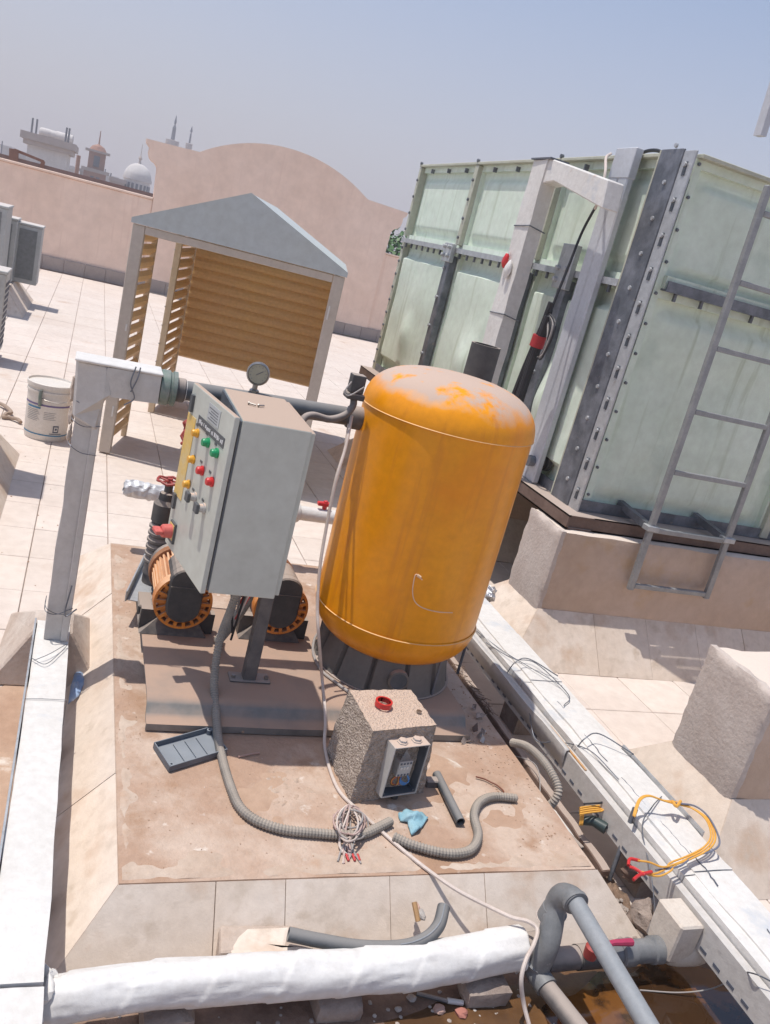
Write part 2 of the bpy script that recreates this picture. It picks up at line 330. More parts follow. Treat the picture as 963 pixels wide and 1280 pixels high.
def smoothp(pts, k=6):
    p = [Vector(a) for a in pts]; p = [p[0] * 2 - p[1]] + p + [p[-1] * 2 - p[-2]]; out = []
    for i in range(1, len(p) - 2):
        for j in range(k):
            t = j / k; a, b, c, d = p[i - 1], p[i], p[i + 1], p[i + 2]
            out.append(.5 * ((2 * b) + (c - a) * t + (2 * a - 5 * b + 4 * c - d) * t * t + (3 * b - a - 3 * c + d) * t ** 3))
    return out + [p[-2]]
def resample(pts, st):
    out = [pts[0]]; acc = 0
    for a, b in zip(pts, pts[1:]):
        L = (b - a).length; t = st - acc
        while t <= L: out.append(a.lerp(b, t / L)); t += st
        acc = (acc + L) % st
    return out
def wire(name, pts, r, M, label=None, cat=None, parent=None, k=8, n=8, group=None):
    o = MB().tube(smoothp(pts, k), r, n).build(name, M, parent, smooth=True)
    if cat: tag(o, label, cat, group)
    return o
def hose(name, pts, r, M, label, cat):
    p = resample(smoothp(pts, 10), .0052); rr = [r * (1.0 if i % 2 else .80) for i in range(len(p))]
    return tag(MB().tube(p, rr, 12).build(name, M, None, smooth=25), label, cat)

# ------------------------------------------------------------------ setting: roof floor, ground far below
plinths = [(.15, 1.95, 1.74, 4.36), (2.36, 9, 3.51, 4.37), (2.36, 9, 1.86, 2.74), (2.36, 9, 5.16, 6.02), (2.36, 9, 6.81, 7.67), (-3, -.29, 4.7, 6.1)]
floor = MB().box(-9, 12, -1.0, 18.62, -.25, -.012).build('roof_floor', M_grout, None, kind='structure')
def tilemesh(w, d, z):
    b = .003; m_ = MB(); x0, x1, y0, y1 = .002, w - .002, .002, d - .002
    vs = [(x0, y0, -.014), (x1, y0, -.014), (x1, y1, -.014), (x0, y1, -.014), (x0, y0, z - b), (x1, y0, z - b), (x1, y1, z - b), (x0, y1, z - b),
          (x0 + b, y0 + b, z), (x1 - b, y0 + b, z), (x1 - b, y1 - b, z), (x0 + b, y1 - b, z)]
    return m_.add(vs, [(0, 1, 5, 4), (1, 2, 6, 5), (2, 3, 7, 6), (3, 0, 4, 7), (4, 5, 9, 8), (5, 6, 10, 9), (6, 7, 11, 10), (7, 4, 8, 11), (8, 9, 10, 11)])
cand = []
for i in range(-22, 30):
    for j in range(-12, 40):
        x, y = -.1 + .4 * i, 3.96 + .4 * j
        if y < -.9 or y + .4 > 18.6: continue
        cx, cy = x + .2, y + .2
        if any(a < x + .001 and x + .4 < b_ + .0 and c_ < y + .001 and y + .4 < d_ for a, b_, c_, d_ in plinths): continue
        q = proj((cx, cy, 0)); vis = q and -60 < q[0] < 1020 and 150 < q[1] < 1350
        cand.append((q[2] if vis else 1e6, x, y, bool(vis)))
cand.sort(); tm = [tilemesh(.4, .4, 0)]; T0 = None; rest = MB()
for n_, (dd, x, y, vis) in enumerate(cand):
    if vis and n_ < 300:
        if T0 is None:
            T0 = tm[0].build('floor_tile', M_tile, floor); T0.location = Vector((x, y, 0)) - WL['roof_floor']; T0.data.transform(Matrix.Translation((0, 0, 0)))
            base = WL['floor_tile'].copy()
            T0.location = Vector((x + base.x, y + base.y, base.z)) - WL['roof_floor']
        else:
            c = T0.copy(); S.collection.objects.link(c); c.location = Vector((x + base.x, y + base.y, base.z + random.uniform(-.0016, .0016))) - WL['roof_floor']
    else:
        t = tilemesh(.4, .4, random.uniform(-.0015, .0015)); rest.add([v + Vector((x, y, 0)) for v in t.v], t.f)
rest.build('floor_tiles', M_tile, floor, kind='stuff')
MB().add([(-3000, -500, -14), (3000, -500, -14), (3000, 4500, -14), (-3000, 4500, -14)], [(0, 1, 2, 3)]).build('ground', M_citygnd, None, kind='structure')
MB().box(-9, 12, -1, 18.9, -14, -.26).build('building_block', M_wall, None, kind='structure')

# ------------------------------------------------------------------ plinths with tiled fillets
def fillet_tiles(parent, x0, x1, y0, y1, w, h, sides='FLBR', seg=.385, z0=0, joints=None):
    ctr = MB(); A = [(x0 - w, y0 - w), (x1 + w, y0 - w), (x1 + w, y1 + w), (x0 - w, y1 + w)]; B = [(x0, y0), (x1, y0), (x1, y1), (x0, y1)]
    for k, sd in enumerate('FRBL'):
        if sd not in sides: continue
        a0, a1, b0, b1 = A[k], A[(k + 1) % 4], B[k], B[(k + 1) % 4]
        L = math.hypot(b1[0] - b0[0], b1[1] - b0[1]); n = max(1, round(L / seg)); ts = [i / n for i in range(n + 1)]
        if joints and sd in joints: ts = [0] + joints[sd] + [1]
        nrm = (Vector((b1[0] - b0[0], b1[1] - b0[1], 0)).cross(Vector((0, 0, 1)))).normalized(); nrm = (nrm * h + Vector((0, 0, w))).normalized()
        for i, (t0, t1) in enumerate(zip(ts, ts[1:])):
            g = .0014 / L
            def pt(t, top):
                b = Vector((b0[0] + (b1[0] - b0[0]) * t, b0[1] + (b1[1] - b0[1]) * t, z0 + h))
                if top: return b
                if t <= 1e-6 + g and t0 == 0: q = Vector((a0[0], a0[1], z0))
                elif t >= 1 - 1e-6 - g and t1 == 1: q = Vector((a1[0], a1[1], z0))
                else: q = Vector((b.x, b.y, z0)) + Vector((nrm.x, nrm.y, 0)).normalized() * w
                return q
            u0, u1 = t0 + g, t1 - g
            q = [pt(u0, 0), pt(u1, 0), pt(u1, 1), pt(u0, 1)]
            jit = random.uniform(0, .003); q = [a + nrm * jit for a in q]
            MB().prism(q, -nrm * .02).build('fillet_tile', M_fillet, parent)
    m_ = .003; MB().hexa([(x0 - w + m_, y0 - w + m_, z0 - .01), (x1 + w - m_, y0 - w + m_, z0 - .01), (x1 + w - m_, y1 + w - m_, z0 - .01), (x0 - w + m_, y1 + w - m_, z0 - .01),
               (x0 + m_, y0 + m_, z0 + h - .005), (x1 - m_, y0 + m_, z0 + h - .005), (x1 - m_, y1 - m_, z0 + h - .005), (x0 + m_, y1 - m_, z0 + h - .005)]).build('mortar_bed', M_mortar, parent)
pp = thing('equipment_plinth', 'low dusty concrete plinth with sloped edges under the pump set and yellow tank', 'plinth', (1.05, 3, 0))
MB().roughbox(.286, 1.838, 1.857, 4.235, .0, .181, st=.05, amp=.002, sc=6, chip=.001).build('concrete_top', M_plinth, pp, smooth=50)
fillet_tiles(pp, .285, 1.845, 1.855, 4.24, .162, .178, 'FLB', joints={'F': [.17, .30, .51, .72], 'L': [.25, .55, .8]})

def beam(name, x0, y0, label, shade=False):
    b = thing(name, label, 'concrete beam', (x0 + 1, y0 + .19, 0), 'concrete beams carrying the roof tanks')
    MB().roughbox(x0, 7.5, y0, y0 + .385, .2, .75, st=.045, amp=.005, sc=18, chip=.012).build('beam_body', M_beamface, b, smooth=50)
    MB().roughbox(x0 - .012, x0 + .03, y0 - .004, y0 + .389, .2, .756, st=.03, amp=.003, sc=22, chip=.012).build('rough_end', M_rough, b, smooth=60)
    fillet_tiles(b, x0, 7.5, y0, y0 + .385, .235, .275, 'FLB')
    return b
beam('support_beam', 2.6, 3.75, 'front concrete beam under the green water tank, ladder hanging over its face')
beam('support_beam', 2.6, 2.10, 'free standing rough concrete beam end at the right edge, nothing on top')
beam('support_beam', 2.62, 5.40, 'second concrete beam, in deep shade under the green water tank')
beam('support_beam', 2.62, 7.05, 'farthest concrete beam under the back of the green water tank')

# ------------------------------------------------------------------ back parapet wall with curved gable
YW = 18.6
pw = thing('parapet_wall', 'long pink plastered parapet wall with a raised curved gable behind the roof', 'wall', (2, YW, 0))
MB().box(-9, .99, YW, YW + .25, 0, 1.80).build('wall_panel', M_wall, pw, bevel=.01)
MB().box(6.0, 12, YW, YW + .25, 0, 1.93).build('wall_panel', M_wall, pw, bevel=.01)
ol = [(.992, 0), (.992, 1.83), (.97, 2.42), (.93, 2.47), (.90, 2.50), (.84, 2.52), (.79, 2.58), (.765, 2.66), (.77, 2.76), (.70, 2.83), (.69, 2.90)]
cx_, R0 = 3.55, 3.29; top = [(1.2, 2.91), (1.73, 2.93)]
for i in range(1, 24):
    a = math.asin(1.82 / R0) * (-1 + 2 * i / 24); top.append((cx_ + R0 * math.sin(a), 2.93 + R0 * math.cos(a) - (R0 - .55)))
right = [(7.1 + .19 - x + .0, z) for x, z in reversed(ol)]
shift = 6.335 - right[0][0]; right = [(x + shift, z) for x, z in right]; right[-1] = (right[-1][0], 0)
pg = ol + top + [(5.37, 2.94)] + right
MB().prism([(x, YW - .03, z) for x, z in pg], (0, .32, 0)).build('gable', M_wall, pw)
MB().box(-9, .985, YW - .03, YW + .28, 1.804, 1.85).build('coping', M_wall, pw, bevel=.01)
MB().box(6.04, 12, YW - .028, YW + .28, 1.934, 1.97).build('coping', M_wall, pw, bevel=.01)
sk = MB().box(-2.9, -2.505, YW - .055, YW - .032, .0, .26).build('skirting_tile', M_skirt, pw, bevel=.004)
for i in range(1, 30): again(sk, (.4 * i, 0, 0), pw)
nb = MB().box(-14, 1.4, 26, 26.3, -14, PY(120, 223, 26).z).build('neighbour_parapet', M_brownwall)
tag(nb, 'dark reddish brown parapet strip just beyond the pink wall', 'wall')

# ------------------------------------------------------------------ city beyond
def city_box(name, label, M, px0, px1, pyt, D, depth, floors=3, windows=True, group='low city buildings on the horizon', cat='building'):
    a = PY(px0, pyt, D); b = PY(px1, pyt + (px1 - px0) * .263, D); zt = (a.z + b.z) / 2
    t = thing(name, label, cat, ((a.x + b.x) / 2, D, -14), group)
    MB().box(a.x, b.x, D, D + depth, -14, zt).build('wall', M, t)
    MB().box(a.x - .2, b.x + .2, D - .2, D + depth + .2, zt + .01, zt + .5).build('roof_parapet', M, t)
    if windows:
        w = MB(); n = max(2, int((b.x - a.x) / 3))
        for f_ in range(floors):
            for k in range(n):
                x = a.x + (b.x - a.x) * (k + .5) / n; z = zt - 2.2 - 3.2 * f_
                w.box(x - .6, x + .6, D - .06, D + .1, z - .7, z + .7)
        w.build('windows', M_cityglass, t)
    return t, a, b, zt
t, a, b, zt = city_box('apartment_building', 'tall white building with white water tanks on its roof, on the horizon', M_citywhite, 35, 85, 175, 95, 9, 2, False, None)
cn = MB(); cn.box(a.x - .7, b.x + .7, 94.3, 104.5, zt + .1, zt + .75).box(a.x - .4, b.x + .4, 94.6, 104.4, zt - .35, zt + .09); cn.build('cornice', M_citytan, t)
wn = MB()
for k, (u, v) in enumerate(((.35, 2.2), (.75, 2.8), (.28, 4.6))): wn.box(a.x + (b.x - a.x) * u - .5, a.x + (b.x - a.x) * u + .5, 94.9, 95.1, zt - v - .3, zt - v + .3)
wn.build('windows', M_citytan, t)
for k, (u, r) in enumerate(((.34, .46), (.5, .44), (.74, .5))):
    x = a.x + (b.x - a.x) * u; MB().lathe((x - .8 * r, 97, zt + 1.1), (1, 0, 0), [(r * .7, -.1), (r, .1), (r, 1.9 * r + (.6 if k == 2 else 0)), (r * .7, 2.1 * r + (.6 if k == 2 else 0))], 14).build('roof_tank', M_citywhite, t, smooth=True)
rl = MB()
for u in (.05, .16, .9, .97): x = a.x + (b.x - a.x) * u; rl.cyl((x, 95.5, zt), (x, 95.5, zt + 2.1), .09, 6)
rl.build('railing', M_dsteel, t)
# brick tower
D = 120; q = PY(121, 200, D); g = PY(121, 228, D); t = thing('brick_tower', 'small brown brick tower with a tiered cap on the horizon', 'tower', (q.x, D, -14)); w = 1.35
MB().box(q.x - w, q.x + w, D, D + 2 * w, -14, q.z - 1.2).build('shaft', M_citybrick, t)
MB().box(q.x - w * .75, q.x + w * .75, D + .3, D + 2 * w - .3, q.z - 1.2, q.z + .9).build('belfry', M_citybrick, t)
MB().box(q.x - w * 1.25, q.x + w * 1.25, D - .3, D + 2 * w + .3, q.z - 1.5, q.z - 1.1).box(q.x - w * 1.1, q.x + w * 1.1, D - .1, D + 2 * w + .1, q.z + .9, q.z + 1.15).build('cornice', M_citytan, t)
MB().lathe((q.x, D + w, q.z + 1.15), (0, 0, 1), [(w * .8, 0), (w * .55, .5), (.1, .8), (.05, 2.4)], 10).build('cap', M_citybrick, t)
MB().box(q.x - .5, q.x - .1, D - .1, D + .1, q.z - 4, q.z - 2).box(q.x + .2, q.x + .6, D - .1, D + .1, q.z - 4, q.z - 2).box(q.x - .35, q.x + .35, D + .2, D + .35, q.z - .8, q.z + .5).build('windows', M_cityglass, t)
# dome
D = 140; q = PY(172, 222, D); rr = 16.5 / FPX * (proj(q)[2]); t = thing('mosque_dome', 'white mosque dome on a ring of arched windows above the skyline', 'dome', (q.x, D, -14))
prof = [(rr * math.cos(i / 12 * math.pi / 2) * (1.02 if i < 3 else 1), rr * 1.02 * math.sin(i / 12 * math.pi / 2)) for i in range(13)]
MB().lathe((q.x, D, q.z), (0, 0, 1), prof, 28).build('dome_shell', M_citywhite, t, smooth=True)
MB().lathe((q.x, D, q.z + rr), (0, 0, 1), [(.25, 0), (.12, .5), (.3, .8), (.05, 1.2), (.03, 2.8)], 8).build('finial', M_citytan, t)
MB().lathe((q.x, D, q.z - 2.6), (0, 0, 1), [(rr * 1.06, 0), (rr * 1.06, .5), (rr * .97, .5), (rr * .97, 2.1), (rr * 1.07, 2.2), (rr * 1.07, 2.6)], 28).build('drum', M_citywhite, t)
dw = MB()
for k in range(20):
    a_ = 2 * math.pi * k / 20; d = Vector((math.cos(a_), math.sin(a_), 0)); s_ = Vector((-d.y, d.x, 0))
    dw.obox(Vector((q.x, D, q.z - 1.3)) + d * rr * .975, d * .06, s_ * .17, (0, 0, .42))
dw.build('windows', M_cityglass, t)
MB().box(q.x - rr * 1.4, q.x + rr * 1.4, D - rr, D + rr * 1.3, -14, q.z - 2.6).build('hall', M_citytan, t)
for (px, py, lab) in ((215, 180, 'taller dark minaret tip showing above the pink gable'), (236, 184, 'shorter thin minaret tip showing above the pink gable')):
    D = 210; q = PY(px, py, D); h = 5.2 if px == 215 else 3.6; w = 1.0 if px == 215 else .5
    t = thing('minaret', lab, 'minaret', (q.x, D, -14), 'minarets beyond the gable')
    MB().lathe((q.x, D, -14), (0, 0, 1), [(w, 0), (w * .8, q.z + 13.2)], 12).build('shaft', M_citytan, t)
    MB().lathe((q.x, D, q.z - .8), (0, 0, 1), [(w * .9, 0), (w * 1.5, .7), (w * 1.5, 1.6), (w * .7, 1.7)], 12).build('balcony', M_citytan, t)
    MB().lathe((q.x, D, q.z + .9), (0, 0, 1), [(w * .45, 0), (w * .4, h * .5), (.1, h * .62), (.28, h * .7), (.05, h)], 10).build('spire', M_cityglass, t)
pl = MB().cyl(PY(97, 218, 80) - Vector((0, 0, 14)), PY(98.5, 194, 80), .16, 8).build('chimney_pole', M_citybrick); tag(pl, 'thin rusty chimney pole between the white building and brick tower', 'pole')
for k, (px0, px1, py, D, lab) in enumerate(((1, 12, 184, 170, 'low hazy block at the far left of the skyline'), (12, 24, 188, 190, 'second low hazy block from the left of the skyline'), (84, 95, 210, 150, 'low pale block left of the rusty chimney pole'),
        (100, 112, 214, 160, 'low pale block between the chimney pole and brick tower'), (127, 147, 220, 175, 'long pale low block right of the brick tower'), (138, 156, 225, 130, 'pale low block just left of the white dome'), (24, 36, 196, 110, 'low tan block in front of the white building'))):
    city_box('distant_building', lab, M_citytan if k % 2 else M_citywhite, px0, px1, py, D, 12, 2)
for k, (px, py, h) in enumerate(((3, 176, 1.5), (132, 211, 3), (139, 216, 3), (143, 222, 2))):
    q = PY(px, py, 150); o = MB().cyl((q.x, 150, -14), (q.x, 150, q.z), .09, 6).build('mast', M_dsteel); tag(o, ('thin antenna mast at the very left end of the far skyline', 'leftmost of three thin masts right of the brick tower', 'middle one of three thin masts right of the brick tower', 'rightmost of three thin masts, beside the white dome')[k], 'mast', 'thin masts on the skyline')
# frame standing on the brown parapet
t = thing('roof_railing', 'leaning brown pipe railing at the left end of the brown parapet', 'railing', (PY(20, 200, 26).x, 26, 1.9))
MB().bar(PY(17, 205, 26), PY(17.5, 186, 26), .22, .2, (0, 1, 0)).build('post', M_citybrick, t)
MB().bar(PY(18, 187, 26), PY(55, 202, 26), .07, .07).build('rail', M_citybrick, t); MB().bar(PY(54, 201, 26), PY(52, 212, 26), .1, .1, (0, 1, 0)).build('post', M_citybrick, t)
# tree behind wall, seen in the slot beside the gable
TX, TY = PY(497, 318, 32).x, 32
t = thing('tree', 'green leafy tree top in the slot between the pink gable and the green tank', 'tree', (TX, TY, -14))
tr = MB(); tr.tube([(TX, TY, -14), (TX + .1, TY, -8), (TX - .1, TY, -3)], [.35, .26, .15], 8)
for k in range(7): a_ = k * .9; tr.tube([(TX, TY, -6 + k * .5), (TX + math.cos(a_) * 1.2, TY + math.sin(a_) * 1.2, -3 + k * .4), (TX + math.cos(a_) * 2, TY + math.sin(a_) * 2, -1.2 + k * .3)], [.1, .06, .02], 5)
tr.build('trunk', M_bark, t); cr = MB(); rnd = random.Random(3)
for k in range(9000):
    d = Vector((rnd.gauss(0, 1), rnd.gauss(0, 1), rnd.gauss(0, 1))).normalized(); rad = rnd.uniform(.35, 1) ** .5
    q = Vector((TX, TY, -.9)) + Vector((d.x * 2.9, d.y * 2.6, d.z * 3.7)) * rad * (1 + .22 * noise.noise(d * 2.5))
    u = Vector((rnd.uniform(-1, 1), rnd.uniform(-1, 1), rnd.uniform(-1, 1))).normalized() * rnd.uniform(.10, .17); v = u.cross(d).normalized() * .09 if u.cross(d).length > 1e-5 else Vector((.05, 0, 0))
    cr.add([q - u, q + v, q + u, q - v], [(0, 1, 2, 3)])
cr.build('crown', M_leaf, t)

# ------------------------------------------------------------------ louvred shelter
SA = R_(15); SX = Vector((math.cos(SA), -math.sin(SA), 0)); SY = Vector((math.sin(SA), math.cos(SA), 0)); S0 = Vector((.235, 6.44, 0))
def sh(u, v, z): return S0 + SX * u + SY * v + Vector((0, 0, z))
def sbox(mb, u0, u1, v0, v1, z0, z1): return mb.hexa([sh(u0, v0, z0), sh(u1, v0, z0), sh(u1, v1, z0), sh(u0, v1, z0), sh(u0, v0, z1), sh(u1, v0, z1), sh(u1, v1, z1), sh(u0, v1, z1)])
SW, SD = 1.53, 2.5
t = thing('louvred_shelter', 'empty beige metal shelter with louvred sides and a grey gabled roof', 'shelter', S0)
for u0 in (0, SW - .085):
    sbox(MB(), u0, u0 + .085, 0, .05, .01, 1.70).build('front_post', M_frame, t, bevel=.004)
sbox(MB(), .087, SW - .087, .002, .048, 1.645, 1.70).build('front_beam', M_frame, t, bevel=.003)
for v0 in (1.62, SD - .06): sbox(MB(), .02, .075, v0, v0 + .05, 0, 1.68).build('side_post', M_louvpost, t, bevel=.003)
sbox(MB(), SW - .075, SW - .02, SD - .06, SD - .01, 0, 1.68).build('side_post', M_louvpost, t, bevel=.003)
sbox(MB(), .02, .06, .60, .64, 0, 1.68).build('side_post', M_louvpost, t, bevel=.003)
def slat(u0, v0, u1, v1, z, name='louver_slat', tilt=1, full=False):
    a, b = sh(u0, v0, 0), sh(u1, v1, 0); d = (b - a).normalized(); n = Vector((d.y, -d.x, 0)) * tilt
    m_ = MB(); Zs = [(-.012, -.006), (.020, .012), (.030, .040), (.024, .072), (.002, .103), (-.006, .103), (.014, .07), (.018, .040), (.010, .018), (-.02, .0)] if full else [(-.012, .0), (.022, .03), (.028, .058), (.008, .088), (.0, .088), (.018, .055), (.012, .034), (-.02, .006)]
    m_.prism([a + n * p + Vector((0, 0, z + q)) for p, q in Zs], b - a); return m_
s0 = slat(.04, .06, .04, .60, .08).build('louver_slat', M_louv, t)
for k in range(1, 16): again(s0, (0, 0, .1 * k), t)
s1 = slat(.045, 1.68, .045, SD - .07, .04).build('louver_slat', M_louv, t)
for k in range(1, 16): again(s1, (0, 0, .1 * k), t)
s2 = slat(SW - .045, .06, SW - .045, SD - .07, .04, tilt=-1).build('louver_slat', M_louv, t)
for k in range(1, 16): again(s2, (0, 0, .1 * k), t)
s3 = slat(.08, SD - .04, SW - .08, SD - .04, .45, full=True).build('louver_slat', M_louv, t)
for k in range(1, 12): again(s3, (0, 0, .1 * k), t)
for (v0, v1) in ((.05, .6), (1.67, SD - .06)): sbox(MB(), .03, .07, v0, v1, 1.64, 1.68).build('side_beam', M_louvpost, t)
AP = 2.10; EV = 1.705
MB().prism([sh(-.012, -.012, EV), sh(SW + .012, -.012, EV), sh(SW + .012, -.012, EV + .035), sh(SW / 2, -.012, AP), sh(-.012, -.012, EV + .035)], SY * .03).build('gable_sheet', M_gable, t)
for s_ in (0, 1):
    u = -.012 if s_ == 0 else SW + .012
    MB().prism([sh(u, .02, EV + .018), sh(SW / 2, .02, AP - .018), sh(SW / 2, .02, AP - .004), sh(u, .02, EV + .032)], SY * (SD + .0)).build('roof_sheet', M_gable, t)
MB().prism([sh(0, SD - .01, EV), sh(SW, SD - .01, EV), sh(SW / 2, SD - .01, AP - .01)], SY * .02).build('gable_sheet', M_gable, t)
bt = MB()
for k in range(9):
    for v in (.03,): bt.obox(sh(.02, 1.645 - .03, .15 + .17 * k), SX * .004, SY * .006, (0, 0, .006))
sbox(bt, .058, .07, -.006, 0, .95, 1.0); sbox(bt, .055, .066, -.006, 0, .3, .38); sbox(bt, SW - .07, SW - .058, -.006, 0, 1.38, 1.48)
bt.build('hinge', M_white, t)

# ------------------------------------------------------------------ green GRP sectional tank
TX0, TY0, TY1, TZ0, TZM, TZ1 = 2.79, 3.94, 8.04, .835, 2.115, 2.775
t = thing('water_tank', 'big pale green sectional fibreglass water tank with bolted panels on a steel frame', 'water tank', (4.8, 6, .75))
gt = t
def panel(origin, ux, uz, n, w, h, plate, star, name='tank_panel'):
    origin, ux, uz, n = map(Vector, (origin, ux, uz, n))
    def f(u, v):
        x, z = u * w, v * h; e = min(x, w - x, z, h - z); 
        d = -.035 if e > .045 else 0
        if plate:
            ee = min(x, w - x) - .09; ez = min(z, h - z) - .13; q = max(0, min(1, min(ee, ez) / .035)); d += .06 * q * q * (3 - 2 * q)
        elif plate is None: pass
        else:
            q = max(0, min(1, (e - .10) / .035)); d += .026 * q
        if star:
            cu, cv = (u - .5) * w, (v - .36) * h; r = math.hypot(cu, cv * .8); a = math.atan2(cu, -cv)
            d += .05 * math.exp(-(r / .13) ** 2) * (1 if plate else .3) + .022 * math.exp(-(a / .35) ** 2) * (1 if cv < 0 else 0) * min(1, r * 3) * max(0, 1 - r / .5)
            d += .010 * noise.noise(Vector((x * 3.3 + origin.y, z * 3.3, 1))) 
        return origin + ux * x + uz * z + n * d
    us = [0, .0449 / w, .0455 / w] ; m_ = MB(); nu, nv = 30, 30
    U = sorted(set([0, .0449 / w, .0456 / w, 1 - .0456 / w, 1 - .0449 / w, 1] + [.06 / w + (1 - .12 / w) * i / nu for i in range(nu + 1)]))
    V = sorted(set([0, .0449 / h, .0456 / h, 1 - .0456 / h, 1 - .0449 / h, 1] + [.06 / h + (1 - .12 / h) * i / nv for i in range(nv + 1)]))
    vs = [f(a, b) for a in U for b in V]; k = len(V); m_.add(vs, [(i * k + j, (i + 1) * k + j, (i + 1) * k + j + 1, i * k + j + 1) for i in range(len(U) - 1) for j in range(k - 1)])
    return m_.build(name, M_grp, gt, smooth=50)
PW = (TY1 - TY0) / 3
for i in range(3):
    panel((TX0, TY0 + PW * (i + 1), TZ0), (0, -1, 0), (0, 0, 1), (-1, 0, 0), PW, TZM - TZ0, True, True)
    panel((TX0, TY0 + PW * (i + 1), TZM), (0, -1, 0), (0, 0, 1), (-1, 0, 0), PW, TZ1 - TZM, False, False)
for i in range(3):
    panel((TX0 + PW * i, TY0, TZ0), (1, 0, 0), (0, 0, 1), (0, -1, 0), PW, TZM - TZ0, False, True)
    panel((TX0 + PW * i, TY0, TZM), (1, 0, 0), (0, 0, 1), (0, -1, 0), PW, TZ1 - TZM, False, False)
for i in range(3):      # back and far sides, lid
    MB().box(TX0 + PW * i + .004, TX0 + PW * (i + 1) - .004, TY1 - .03, TY1, TZ0, TZ1).build('tank_panel', M_grp, t)
    MB().box(TX0 + .05 + PW * i, TX0 + PW * (i + 1), TY0 + .05, TY1 - .04, TZ1 - .03, TZ1 - .012).build('lid_panel', M_grp, t)
MB().box(TX0 + 3 * PW, TX0 + 3 * PW + .03, TY0, TY1, TZ0, TZ1).build('tank_panel', M_grp, t)
for i in range(0, 4):   # seam flanges, left face
    y = TY0 + PW * i
    if i: MB().box(TX0 - .04, TX0 + .03, y - (.035 if i < 3 else .05), y + (.035 if i < 3 else .0), TZM + .03, TZ1 - .004).build('seam_flange', M_grpflange, t, bevel=.004)
    if i == 3: MB().box(TX0 - .03, TX0 + .03, y - .07, y, TZ0, TZM - .02).build('seam_flange', M_grpflange, t, bevel=.004)
for i in (1, 2): 
    x = TX0 + PW * i; MB().box(x - .03, x + .03, TY0 - .035, TY0 + .03, TZ0 + .01, TZ1 - .004).build('seam_flange', M_grpflange, t, bevel=.004)
MB().box(TX0 - .045, TX0 + .04, TY0 + .03, TY1 - .002, TZ1, TZ1 + .02).build('top_rim', M_grpflange, t, bevel=.003)
MB().box(TX0 + .0, TX0 + 3 * PW, TY0 - .045, TY0 + .028, TZ1 - .002, TZ1 + .02).build('top_rim', M_grpflange, t, bevel=.003)
# mid rails
for i in range(3):
    y0, y1 = TY0 + PW * i + .05, TY0 + PW * (i + 1) - .03
    if i == 0: y0 = 4.2
    MB().box(TX0 - .06, TX0 - .004, y0, y1, TZM - .006, TZM + .004).box(TX0 - .06, TX0 - .054, y0, y1, TZM - .035, TZM - .006).build('angle_rail', M_galv, t)
for i in range(3):
    x0, x1 = TX0 + PW * i + .04, TX0 + PW * (i + 1) - .04
    MB().box(x0, x1, TY0 - .055, TY0 - .004, TZM - .004, TZM + .006).box(x0, x1, TY0 - .055, TY0 - .048, TZM + .006, TZM + .05).build('angle_rail', M_dsteel, t); MB().box(x0, x1, TY0 - .03, TY0 - .002, TZM + .0065, TZM + .075).build('seam_flange', M_grp, t)
bl = MB()
for k in range(26):
    y = TY0 + .2 + k * .15; bl.box(TX0 - .045, TX0 - .03, y, y + .015, TZM - .075, TZM - .006)
for k in range(22): x = TX0 + .12 + k * .18; bl.box(x, x + .014, TY0 - .035, TY0 - .018, TZM - .045, TZM + .015)
for i in range(1, 4):
    for k in range(9):
        y = TY0 + PW * i - (.0 if i < 3 else .03); z = TZM + .09 + k * .075
        if k % 2 == 0: bl.lathe((TX0 - .05, y, z), (1, 0, 0), [(.013, -.002), (.013, .02)], 6)
for k in range(10): bl.lathe((TX0 - .04, TY1 - .035, TZ0 + .07 + k * .125), (1, 0, 0), [(.013, -.002), (.013, .02)], 6)
for i in range(3):
    for k in range(3): y = TY0 + .25 + PW * i + k * .4; bl.box(TX0 - .03, TX0 + .0, y, y + .012, TZ1 - .055, TZ1 - .02)
    for k in range(12):
        bl.lathe((TX0 + .02 + PW * i, TY0 - .006, TZ0 + .1 + k * .165), (0, 1, 0), [(.009, -.004), (.009, .02)], 6)
bl.build('bolts', M_dsteel, t)
# dark posts with clamps on the left face
for y in (TY0 + PW * 2 + .02, TY0 + PW + .02, 4.76):
    z1 = TZM - .06; p_ = MB().box(TX0 - .075, TX0 - .01, y - .05, y + .05, TZ0, z1).build('stiffener_post', M_dsteel, t, bevel=.006)
    b_ = MB()
    for k in range(5): b_.lathe((TX0 - .078, y + .02, TZ0 + .15 + k * .24), (1, 0, 0), [(.014, -.012), (.014, .01)], 6)
    b_.build('bolts', M_galv, t)
    c_ = MB().box(TX0 - .10, TX0 - .06, y - .085, y + .085, TZM - .12, TZM + .03 + (.12 if y == 4.76 else 0)); 
    for u in (-.05, .05):
        for w_ in (-.07, -.0): c_.lathe((TX0 - .105, y + u, TZM + w_), (1, 0, 0), [(.017, -.02), (.017, .01)], 6)
    c_.build('clamp', M_galv, t, bevel=.004)
